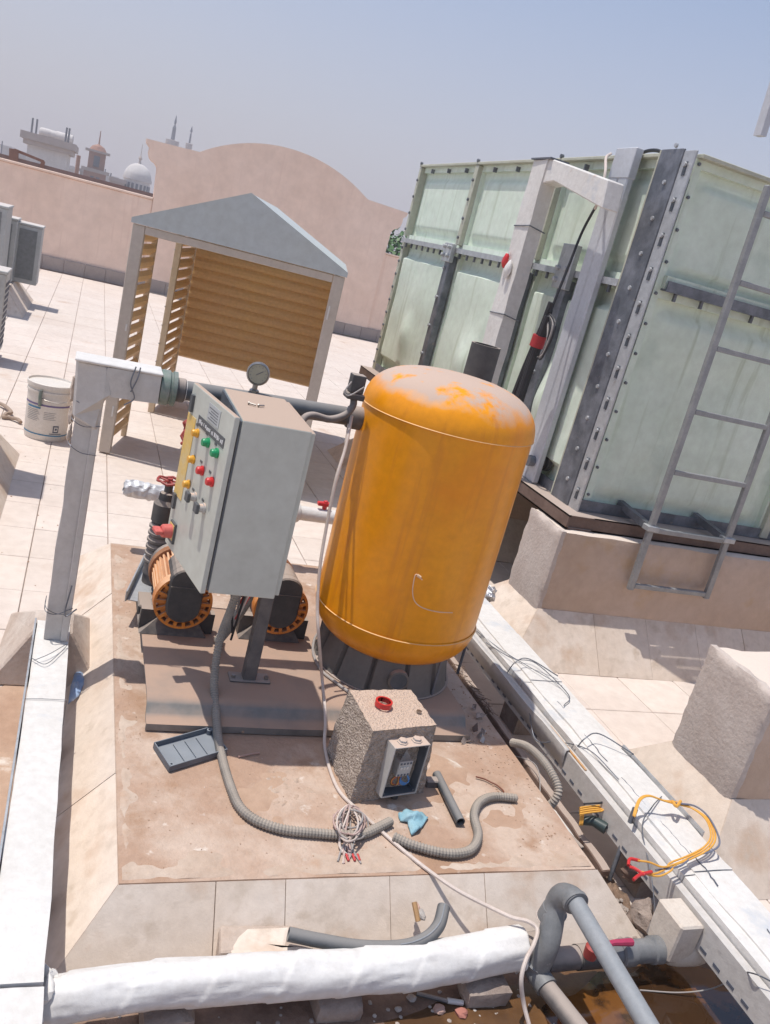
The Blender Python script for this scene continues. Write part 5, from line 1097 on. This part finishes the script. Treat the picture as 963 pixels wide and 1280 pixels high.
MB().tube([h0, h0.lerp(h1, .5) + Vector((0, 0, .01)), h1], [.008, .009, .012], 8).build('valve_handle', mat('magenta_handle', (.42, .04, .10), .45), t, smooth=True)
MB().cyl(ln(.88), ln(1.02), .036, 20).build('pipe', M_upvcold, t, smooth=True)
lo0 = P(668, 1215, .07); lo1 = P(735, 1300, .07)
MB().tube(smoothp([(JX - .01, JY, JZ), lo0 + Vector((0, .01, .01)), lo0 + (lo1 - lo0) * .25], 6), .034, 18).build('elbow', M_upvcold, t, smooth=True)
MB().cyl(lo0 + (lo1 - lo0) * .22, lo0 + (lo1 - lo0) * 2.2, .028, 20).build('lower_pipe', M_pipedust, t, smooth=True)
# beige wrapped drop from the duct to the valve
M_beige = mat('beige_wrap', (.60, .52, .44), .75, col2=(.66, .59, .51), nscale=9, spots=[((.45, .36, .29), 14, .6, .72)], bump=.3, bscale=30)
e1 = ln(1.05); t = thing('wrapped_elbow', 'beige wrapped elbow joining the valve to a boxed drop under the white duct', 'pipe', e1)
pts = smoothp([ln(.98), ln(1.08) + Vector((.01, -.005, 0)), ln(1.22) + Vector((.02, .0, .02)), P(862, 1150, .13)], 6)
MB().tube(pts, [.042, .046, .047, .048, .049, .050, .052, .054, .056, .058, .058, .058, .057, .056, .055, .054, .052, .05, .048][:len(pts)] + [.048] * max(0, len(pts) - 19), 18).build('wrapping', M_beige, t, smooth=True)
q = P(868, 1150, .17)
MB().obox((1.985, 1.605, .165), (.045, 0, 0), (0, .062, .0), (0, 0, .07)).build('drop_box', M_beige, t, bevel=.006)
for k in range(3): MB().tube([(q.x - .06, q.y + .02 - .002 * k, .15 + .003 * k), (q.x - .03, q.y - .06, .16), (q.x + .07, q.y - .03, .19)], .0022, 5).build('binding_wire', M_rope, t)

# ------------------------------------------------------------------ long ducts on the right
t = thing('long_white_duct', 'wide cracked white coated duct running diagonally along the right of the plinth', 'duct', (2.15, 2.6, .2))
for k, (ya, yb_) in enumerate(((.9, 1.7195), (1.720, 2.9195), (2.920, 4.5))):
    MB().roughbox(2.068, 2.125, ya, yb_, .235, .272, st=.04, amp=.0035, sc=7, chip=.004).build('duct_side', M_white, t, smooth=50)
    MB().roughbox(2.112 + .002 * k, 2.282 + .003 * k, ya + .01, yb_ + .01, .225, .277 + .002 * k, st=.04, amp=.006, sc=5, chip=.004).build('duct_run', M_white, t, smooth=50)
def zig(mb, x0, y0, x1, y1, z, n, amp, w, seed):
    rnd = random.Random(seed); pts = []
    for i in range(n + 1): f_ = i / n; pts.append(Vector((x0 + (x1 - x0) * f_ + rnd.uniform(-amp, amp), y0 + (y1 - y0) * f_, z)))
    for a_, b_ in zip(pts, pts[1:]): mb.bar(a_, b_, w * rnd.uniform(.3, 1.0), .002)
cr = MB()
zig(cr, 2.16, 2.75, 2.145, 2.32, .2795, 22, .003, .003, 1); zig(cr, 2.15, 2.22, 2.155, 1.80, .2795, 24, .004, .003, 3)
zig(cr, 2.17, 1.82, 2.16, 1.66, .2805, 12, .005, .004, 4); zig(cr, 2.20, 1.48, 2.15, 1.30, .2805, 14, .003, .003, 5)
cr.build('cracks', M_ink, t)
for (xa, ya) in ((2.20, 3.0), (2.22, 2.40)):
    MB().tube(smoothp([(xa - .15, ya + .03, .25), (xa - .13, ya + .02, .315), (xa - .05, ya + .04, .325), (xa + .07, ya - .05, .295)], 6), .0026, 6).build('binding_wire', M_dsteel, t, smooth=True)
MB().tube(smoothp([(2.06, 3.42, .26), (2.10, 3.2, .275), (2.15, 3.04, .29), (2.24, 2.86, .295)], 5), .002, 6).build('binding_wire', M_dsteel, t)
MB().box(2.285, 2.293, 1.9, 2.42, .20, .292).build('lid_edge', M_galv, t)
for y in (1.1, 1.9, 2.9, 3.8): MB().box(2.10, 2.26, y, y + .15, 0, .222).build('support_block', M_stone, t)
t = thing('cable_tray', 'long slotted cable tray with a curled cover, running just left of the white duct', 'cable tray', (2.04, 2.6, .15))
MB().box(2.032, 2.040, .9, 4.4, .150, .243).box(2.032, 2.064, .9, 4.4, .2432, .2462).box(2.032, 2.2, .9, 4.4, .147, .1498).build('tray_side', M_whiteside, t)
sl = MB()
for k in range(54):
    y = 1.0 + k * .063
    if k % 5 != 4: sl.box(2.0305, 2.0335, y, y + .03, .160, .170)
sl.build('slots', M_ink, t)
cv = MB(); vs = []; n = 60
for i in range(n + 1):
    f_ = i / n; y = 2.42 + 1.5 * f_; o_ = .006 + .03 * max(0, noise.noise((y * 2.2, 3, 0)) + .25); vs += [(2.030 - o_ * .4, y, .175), (2.026 - o_, y, .235), (2.03 - o_ * 1.3, y, .254), (2.045 - o_, y, .258)]
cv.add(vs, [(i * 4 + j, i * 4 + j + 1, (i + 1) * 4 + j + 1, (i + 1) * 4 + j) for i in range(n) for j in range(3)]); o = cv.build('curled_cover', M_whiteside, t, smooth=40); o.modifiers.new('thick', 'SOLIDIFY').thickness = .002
MB().bar((2.046, 2.60, .250), (2.044, 2.30, .250), .009, .004).build('rust_strip', mat('rust_strip_mat', (.55, .26, .06), .8, col2=(.5, .4, .3), nscale=20), t)
wd = MB().roughbox(1.965, 2.01, 1.95, 3.6, .05, .085, st=.03, amp=.006, sc=14, chip=.006); tag(wd.build('timber_batten', M_brown, bevel=.004), 'dark brown batten lying in the gap below the slotted cable tray', 'batten')
wd = MB().bar(P(676, 1004, .06), P(735, 1058, .05), .05, .012); tag(wd.build('white_trim', M_white, bevel=.003), 'dirty white trim strip in the gap at the right edge of the plinth', 'trim')
wd = MB().bar(P(668, 1000, .13), P(728, 1062, .12), .016, .02); tag(wd.build('dark_strip', M_black, bevel=.002), 'thin dark strip lying along the dirty white trim', 'strip')
for k, (pts, lab) in enumerate((([(2.06, 3.3, .26), (2.1, 3.1, .29), (2.2, 3.05, .30), (2.24, 2.8, .29), (2.16, 2.7, .29)], 'thin dark wire tangled over the duct just right of the yellow tank'),
        ([(2.02, 2.75, .25), (2.0, 2.6, .18), (2.04, 2.5, .24), (2.1, 2.38, .285), (2.12, 2.2, .285)], 'thin dark wire slack over the edge of the slotted tray near the conduit loop'),
        ([(2.25, 2.1, .285), (2.14, 2.02, .30), (2.06, 1.95, .27), (2.02, 1.8, .2), (2.01, 1.7, .1)], 'thin dark wire dropping over the tray side just behind the red wire ends'),
        ([(1.96, 2.95, .03), (1.93, 2.7, .05), (1.97, 2.5, .12), (1.92, 2.3, .04), (1.95, 2.1, .03)], 'thin grey wire lying slack in the rubble gap beside the plinth'))):
    wire('thin_wire', pts, .0022, M_dsteel if k < 3 else M_greywire, lab, 'wire')
# rubble in the gap
rnd = random.Random(12); m_ = MB()
for k in range(520):
    y = rnd.uniform(1.7, 3.7); x = rnd.uniform(1.86, 2.02); m_.rock((x, y, .005 + rnd.uniform(0, .02)), rnd.uniform(.004, .026) * (1 if rnd.random() < .3 else .5), k, (1, 1.2, .7), 4)
m_.build('gap_rubble', M_debris, kind='stuff')
MB().grid(lambda u, v: Vector((1.83 + .22 * u, 1.66 + 2.5 * v, .012 + .03 * noise.noise((u * 3, v * 14, 1)) + .02 * noise.noise((u * 9, v * 50, 4)))), 14, 140).build('dark_debris', M_darkdeb, kind='stuff')
m_ = MB()
for k in range(90):
    q = Vector((rnd.uniform(1.88, 1.98), rnd.uniform(2.9, 3.35), .1)); d = Vector((rnd.uniform(-1, 1), rnd.uniform(-1, 1), rnd.uniform(-.2, .3))).normalized() * rnd.uniform(.015, .04); m_.tube([q - d, q + d], .0015, 4)
m_.build('dry_straw', M_darkdeb, kind='stuff')
tag(MB().rock(P(803, 1148, .05), .050, 5, (.8, 1, 1.1), 10, .6).build('broken_stone', M_stone, smooth=50), 'broken grey stone wedged below the cable tray near the red valve', 'stone')
tag(MB().rock(P(793, 1092, .09), .036, 9, (1.2, .8, .8), 10, .5).build('broken_stone', M_brown, smooth=50), 'dark brown stone above the grey one, below the red wire ends', 'stone')
tag(MB().rock(P(612, 742, .3), .045, 2, (.8, .8, 1), 8, .6).build('foil_lump', M_foil), 'crumpled foil lump at the far end of the white duct, right of the tank', 'foil')
o = MB().tube([P(762, 1100, .03), P(794, 1010, .30) ], .0085, 10); tag(o.build('grey_rod', M_dsteel, smooth=True), 'dark grey tube leaning on the white duct with yellow wires coming out', 'tube')
# yellow wires looping out of the rod
t = thing('yellow_wires', 'loop of yellow and blue grey wires with red taped ends lying over the white duct', 'wires', P(850, 1040, .3))
base_ = [(796, 1012, .30), (793, 1020, .31), (800, 1000, .34), (812, 995, .35), (830, 1001, .34), (845, 1004, .33), (865, 1010, .33), (885, 1025, .335), (892, 1045, .33), (884, 1060, .32), (862, 1072, .31), (842, 1080, .31), (835, 1088, .31), (820, 1094, .31), (800, 1090, .32)]
for k in range(3):
    dx = [(k - 1) * 1.5] * len(base_); pts = [P(x + (k - 1) * (1 + (i > 5) * 2), y + (k - 1) * (1.5 if i > 4 else .5), z) for i, (x, y, z) in enumerate(base_)]
    if k == 1: pts = pts[:-4] + [P(850, 1078, .31), P(830, 1074 + 10, .32), P(812, 1078, .33), P(798, 1076, .33)]
    MB().tube(smoothp(pts, 8), .0032, 7).build('wire', M_orwire, t, smooth=True)
MB().tube(smoothp([P(845, 1004, .335), P(870, 1008, .34), P(888, 1024, .34), P(900, 1052, .335), P(890, 1064, .32), P(868, 1070, .31), P(852, 1082, .31), P(836, 1086, .31), P(820, 1088, .31)], 8), .0034, 7).build('wire', mat('slate_wire', (.16, .17, .22), .5), t, smooth=True)
for a_, b_, c_ in (((800, 1076), (788, 1074), (786, 1082)), ((806, 1094), (794, 1086), (788, 1084)), ((815, 1090), (800, 1094), (792, 1100))):
    MB().tube(smoothp([P(*a_, .325), P(*b_, .325), P(*c_, .32)], 5), .0055, 8).build('taped_end', M_red, t, smooth=True)
MB().tube(smoothp([P(841, 1002, .335), P(846, 1008, .345), P(851, 1002, .335)], 4), .006, 8).build('knot', M_orwire, t, smooth=True)
t = thing('wire_coil', 'short coil of yellow wire hooked over a green cable end at the tray', 'wires', P(738, 1015, .2))
for k in range(4): MB().tube([P(725, 1010 + 2.6 * k, .2), P(738, 1008 + 2.6 * k, .205), P(752, 1007 + 2.4 * k, .2), P(768, 1003 + .6 * k, .22)], .0036, 7).build('wire', M_orwire, t, smooth=True)
for k in range(3): MB().tube([P(727 + 1.6 * k, 1012, .2), P(725 + 1.6 * k, 1032, .15)], .0032, 6).build('wire', M_orwire, t)
MB().tube([P(728, 1026, .15), P(742, 1026, .16), P(758, 1036, .16)], [.016, .02, .022], 10).build('cable_end', mat('dark_green_cable', (.03, .05, .05), .5), t, smooth=True)
MB().tube([P(730, 1005, .21), P(750, 1004, .22), P(766, 1000, .23)], .004, 6).build('wire', M_blkcloth, t)

# ------------------------------------------------------------------ wet ground and water at the front right, dirt at the left
MB().blob([Vector(a) for a in ((1.0, 1.52, 0), (1.5, 1.60, 0), (1.97, 1.72, 0), (2.25, 1.66, 0), (2.4, 1.3, 0), (2.4, .6, 0), (1.6, .55, 0), (.9, .7, 0))], .004, .002, 8, .02).build('wet_mud', M_mud, kind='structure')
MB().blob([Vector(a) for a in ((1.50, 1.5, 0), (1.75, 1.60, 0), (2.02, 1.62, 0), (2.3, 1.55, 0), (2.35, 1.2, 0), (2.3, .75, 0), (1.45, .75, 0), (1.42, 1.2, 0))], .0075, .002, 8, .03).build('puddle', M_water, kind='structure')
MB().blob([Vector(a) for a in ((.12, 1.74, 0), (.6, 1.745, 0), (1.2, 1.745, 0), (1.8, 1.74, 0), (1.9, 1.5, 0), (1.5, 1.1, 0), (.8, 1.05, 0), (.12, 1.1, 0))], .0025, .0015, 8, .012).build('dirt', mat('wet_dirt', (.16, .095, .065), .85, col2=(.34, .23, .17), nscale=7, bump=.7, bscale=40, spots=[((.5, .42, .36), 30, .66, .74)]), kind='structure')
MB().blob([Vector(a) for a in ((-.02, 3.15, 0), (-.14, 3.08, 0), (-.30, 3.0, 0), (-.9, 2.9, 0), (-.9, 1, 0), (.05, 1, 0), (.05, 3.1, 0))], .002, .001, 8, .03).build('silt_patch', M_silt, kind='structure')
rnd = random.Random(21)
for k, (px, py, r, M_, lab) in enumerate(((550, 1262, .016, M_pinkstone, 'flat pale stone by the small pink brick chip'), (577, 1266, .017, mat('brick_chip', (.42, .17, .13), .9), 'small pink brick chip near the bottom edge'), (515, 1248, .012, M_debris, 'small grey stone left of the old pipe stub'), (498, 1262, .009, M_debris, 'tiny grey stone near the bottom edge'), (780, 1140, .012, M_debris, 'small stone at the corner of the plinth'))):
    tag(MB().rock(P(px, py, .01), r, k, (1.2, 1, .6), 6).build('stone', M_), lab, 'stone')
t = thing('pipe_stub', 'thin old pipe stub with a white tip lying in the dirt below the wrapped pipe', 'pipe stub', P(545, 1248, .01))
MB().cyl(P(521, 1242, .012), P(560, 1252, .012), .0065, 10).build('stub', M_pipedust, t); MB().cyl(P(559, 1251, .012), P(579, 1254, .012), .008, 10).build('tip', M_white, t)
m_ = MB()
for k in range(380):
    m_.rock((rnd.uniform(.2, 1.6), rnd.uniform(1.1, 1.66), .003), rnd.uniform(.002, .009), k, (1, 1, .7), 3)
m_.build('dirt_pebbles', M_debris, kind='stuff')
wire('thin_wire', [P(800, 1238, .01), P(850, 1241, .02), P(890, 1236, .05), P(930, 1220, .14), P(970, 1222, .26)], .0022, M_greywire, 'thin grey wire trailing from the puddle up to the cable tray', 'wire')
wire('thin_wire', [P(905, 1228, .08), P(925, 1216, .2), P(945, 1218, .28), P(966, 1228, .28)], .0022, M_dsteel, 'thin dark wire looping onto the lower end of the cable tray', 'wire')

# ------------------------------------------------------------------ left side things
bc = P(57, 543, 0); bc = Vector((-.155, 6.66, 0))
t = thing('paint_pail', 'white plastic pail with printed label and handle standing on the roof tiles', 'pail', bc)
MB().lathe(bc, (0, 0, 1), [(.145, 0), (.152, .02), (.160, .36), (.168, .362), (.168, .378), (.161, .38), (.161, .40), (.170, .402), (.172, .43), (.165, .434), (.160, .42), (.0, .415)], 40).build('pail_body', M_pail, t, smooth=30)
tw = (CAM - bc); tw.z = 0; tw.normalize(); a0 = math.atan2(tw.y, tw.x)
def arc(name, z0_, z1_, d0, d1, M, off=.0015):
    n = 14; vs = []
    for i in range(n + 1):
        a_ = a0 + R_(d0 + (d1 - d0) * i / n)
        for z in (z0_, z1_): r = .1525 + .008 * (z - .02) / .34 + off; vs.append(bc + Vector((r * math.cos(a_), r * math.sin(a_), z)))
    return MB().add(vs, [(2 * i, 2 * i + 2, 2 * i + 3, 2 * i + 1) for i in range(n)]).build(name, M, t, smooth=True)
arc('blue_band', .045, .055, -95, 95, M_inkb); arc('purple_band', .270, .283, -95, 95, M_inkp)
arc('label_heading', .245, .258, -62, -20, M_inkb)
for k in range(7): arc('label_text', .23 - .013 * k, .2325 - .013 * k, -62, -26 + (k % 3) * 3, M_ink)
for k in range(5): arc('label_text', .225 - .013 * k, .2272 - .013 * k, -10, 22 - (k % 2) * 5, M_ink)
arc('logo_block', .075, .13, 18, 34, M_ink); arc('logo_mark', .085, .12, 21, 31, M_pail, .0025); arc('logo_glyph', .095, .112, 23, 29, M_ink, .0035); arc('logo_text', .062, .068, 10, 44, M_ink)
q = bc + Vector((math.cos(a0 - R_(22)) * .168, math.sin(a0 - R_(22)) * .168, .33)); dv = Vector((math.cos(a0 - R_(22)), math.sin(a0 - R_(22)), 0)); uv = Vector((-dv.y, dv.x, 0))
MB().tube(smoothp([q + Vector((0, 0, -.06)), q + Vector((0, 0, -.02)) + dv * .006, q + dv * .01, q + Vector((0, 0, .06)) + dv * .008], 4), .012, 8).build('handle_grip', M_greenpaint, t, smooth=True)
MB().tube(smoothp([q + Vector((0, 0, .0)), q + uv * .05 + dv * .004 - Vector((0, 0, .01)), q + uv * .12 - dv * .02 - Vector((0, 0, .015)), q + uv * .17 - dv * .07], 5), .004, 6).build('handle_wire', M_chrome, t, smooth=True)
wire('rope', [P(-25, 497, .02), P(2, 505, .03), P(14, 515, .03), P(8, 517, .02), P(4, 521, .02), P(12, 522, .02), P(22, 524, .03), P(26, 528, .02)], .015, M_rope, 'short dusty twisted rope lying left of the white pail', 'rope')
def ac(name, label, x0, x1, y0, y1, z0, z1, grille='F', louv=True):
    t = thing(name, label, 'air conditioner', ((x0 + x1) / 2, (y0 + y1) / 2, z0), 'outdoor air conditioner units at the left edge')
    MB().box(x0, x1, y0, y1, z0, z1 - .03).build('casing', M_acgrey, t, bevel=.008)
    MB().box(x0 - .01, x1 + .01, y0 - .01, y1 + .01, z1 - .0295, z1).build('top_cover', M_acgrey, t, bevel=.006)
    if grille == 'F': MB().box(x0 + .03, x1 - .06, y0 - .006, y0 - .001, z0 + .06, z1 - .08).build('coil', M_acfin, t)
    if grille == 'R':
        g = MB()
        n = int((y1 - y0) / .055); mz = int((z1 - z0 - .12) / .06)
        for i in range(n):
            for j in range(mz): g.box(x1 + .001, x1 + .004, y0 + .03 + i * .055, y0 + .062 + i * .055, z0 + .05 + j * .06, z0 + .085 + j * .06)
            for j in range(mz): pass
        g.build('grille_slots', M_ink, t)
        g = MB(); n2 = int((x1 - x0) / .055)
        for i in range(n2 - 1):
            for j in range(mz): g.box(x0 + .03 + i * .055, x0 + .062 + i * .055, y0 - .004, y0 - .001, z0 + .05 + j * .06, z0 + .085 + j * .06)
        g.build('grille_slots', M_ink, t)
    return t
lp = thing('left_plinth', 'low tiled plinth carrying air conditioner units by the left edge, farthest one', 'plinth', (-2, 13.2, 0))
MB().box(-4, -.97, 12.2, 13.6, 0, .30).build('concrete_top', M_mortar, lp)
fillet_tiles(lp, -4, -.965, 12.2, 13.6, .235, .295, 'FR')
ac('ac_unit', 'rightmost far grey outdoor unit, standing on the end of the far plinth', -1.0, -.68, 13.1, 13.5, .305, 1.12)
ac('ac_unit', 'narrow far grey outdoor unit, second from the right', -1.12, -.99, 12.9, 13.35, .30, 1.16)
ac('ac_unit', 'tall far outdoor unit with pale top at the very left edge', -1.75, -1.05, 12.0, 12.7, .30, 1.33)
ac('ac_unit', 'nearer pale outdoor unit with slotted side, cut by the left edge', -1.5, -.725, 8.9, 9.3, .1, .90, 'R')
MB().box(-2.2, -.75, 8.8, 9.4, 0, .1).build('unit_base', M_mortar)
tag(bpy.data.objects['unit_base'], 'low concrete pad under the nearer slotted outdoor unit', 'pad')
lp = thing('left_plinth', 'near tiled plinth cut by the left edge, a block of shade falling on its slope', 'plinth', (-1, 5.4, 0))
MB().box(-3, -.53, 4.95, 5.87, 0, .30).build('concrete_top', M_mortar, lp); fillet_tiles(lp, -3, -.525, 4.94, 5.88, .235, .295, 'FRB')
ac('ac_unit', 'near outdoor unit just outside the left edge, on the near plinth', -1.4, -.565, 5.44, 5.88, .302, 1.62)
lb = MB().box(-1.2, -.40, 4.0, 4.55, .0, .42).build('left_box', M_boxgrey, bevel=.01); tag(lb, 'grey box just outside the left edge casting a small shadow', 'box')

# ------------------------------------------------------------------ dusty air between here and the skyline
hz = MB().box(-160, 230, -40, 262, -15.2, 16).build('haze', None if False else M_ink, None, kind='stuff')
Mh = bpy.data.materials.new('dusty_air'); Mh.use_nodes = True; hn = Mh.node_tree; hn.nodes.remove(hn.nodes['Principled BSDF'])
pv = hn.nodes.new('ShaderNodeVolumePrincipled'); pv.inputs['Color'].default_value = (.96, .92, .95, 1); pv.inputs["Density"].default_value = .0026; pv.inputs['Anisotropy'].default_value = .2
hn.links.new(pv.outputs[0], hn.nodes['Material Output'].inputs['Volume']); hz.data.materials[0] = Mh
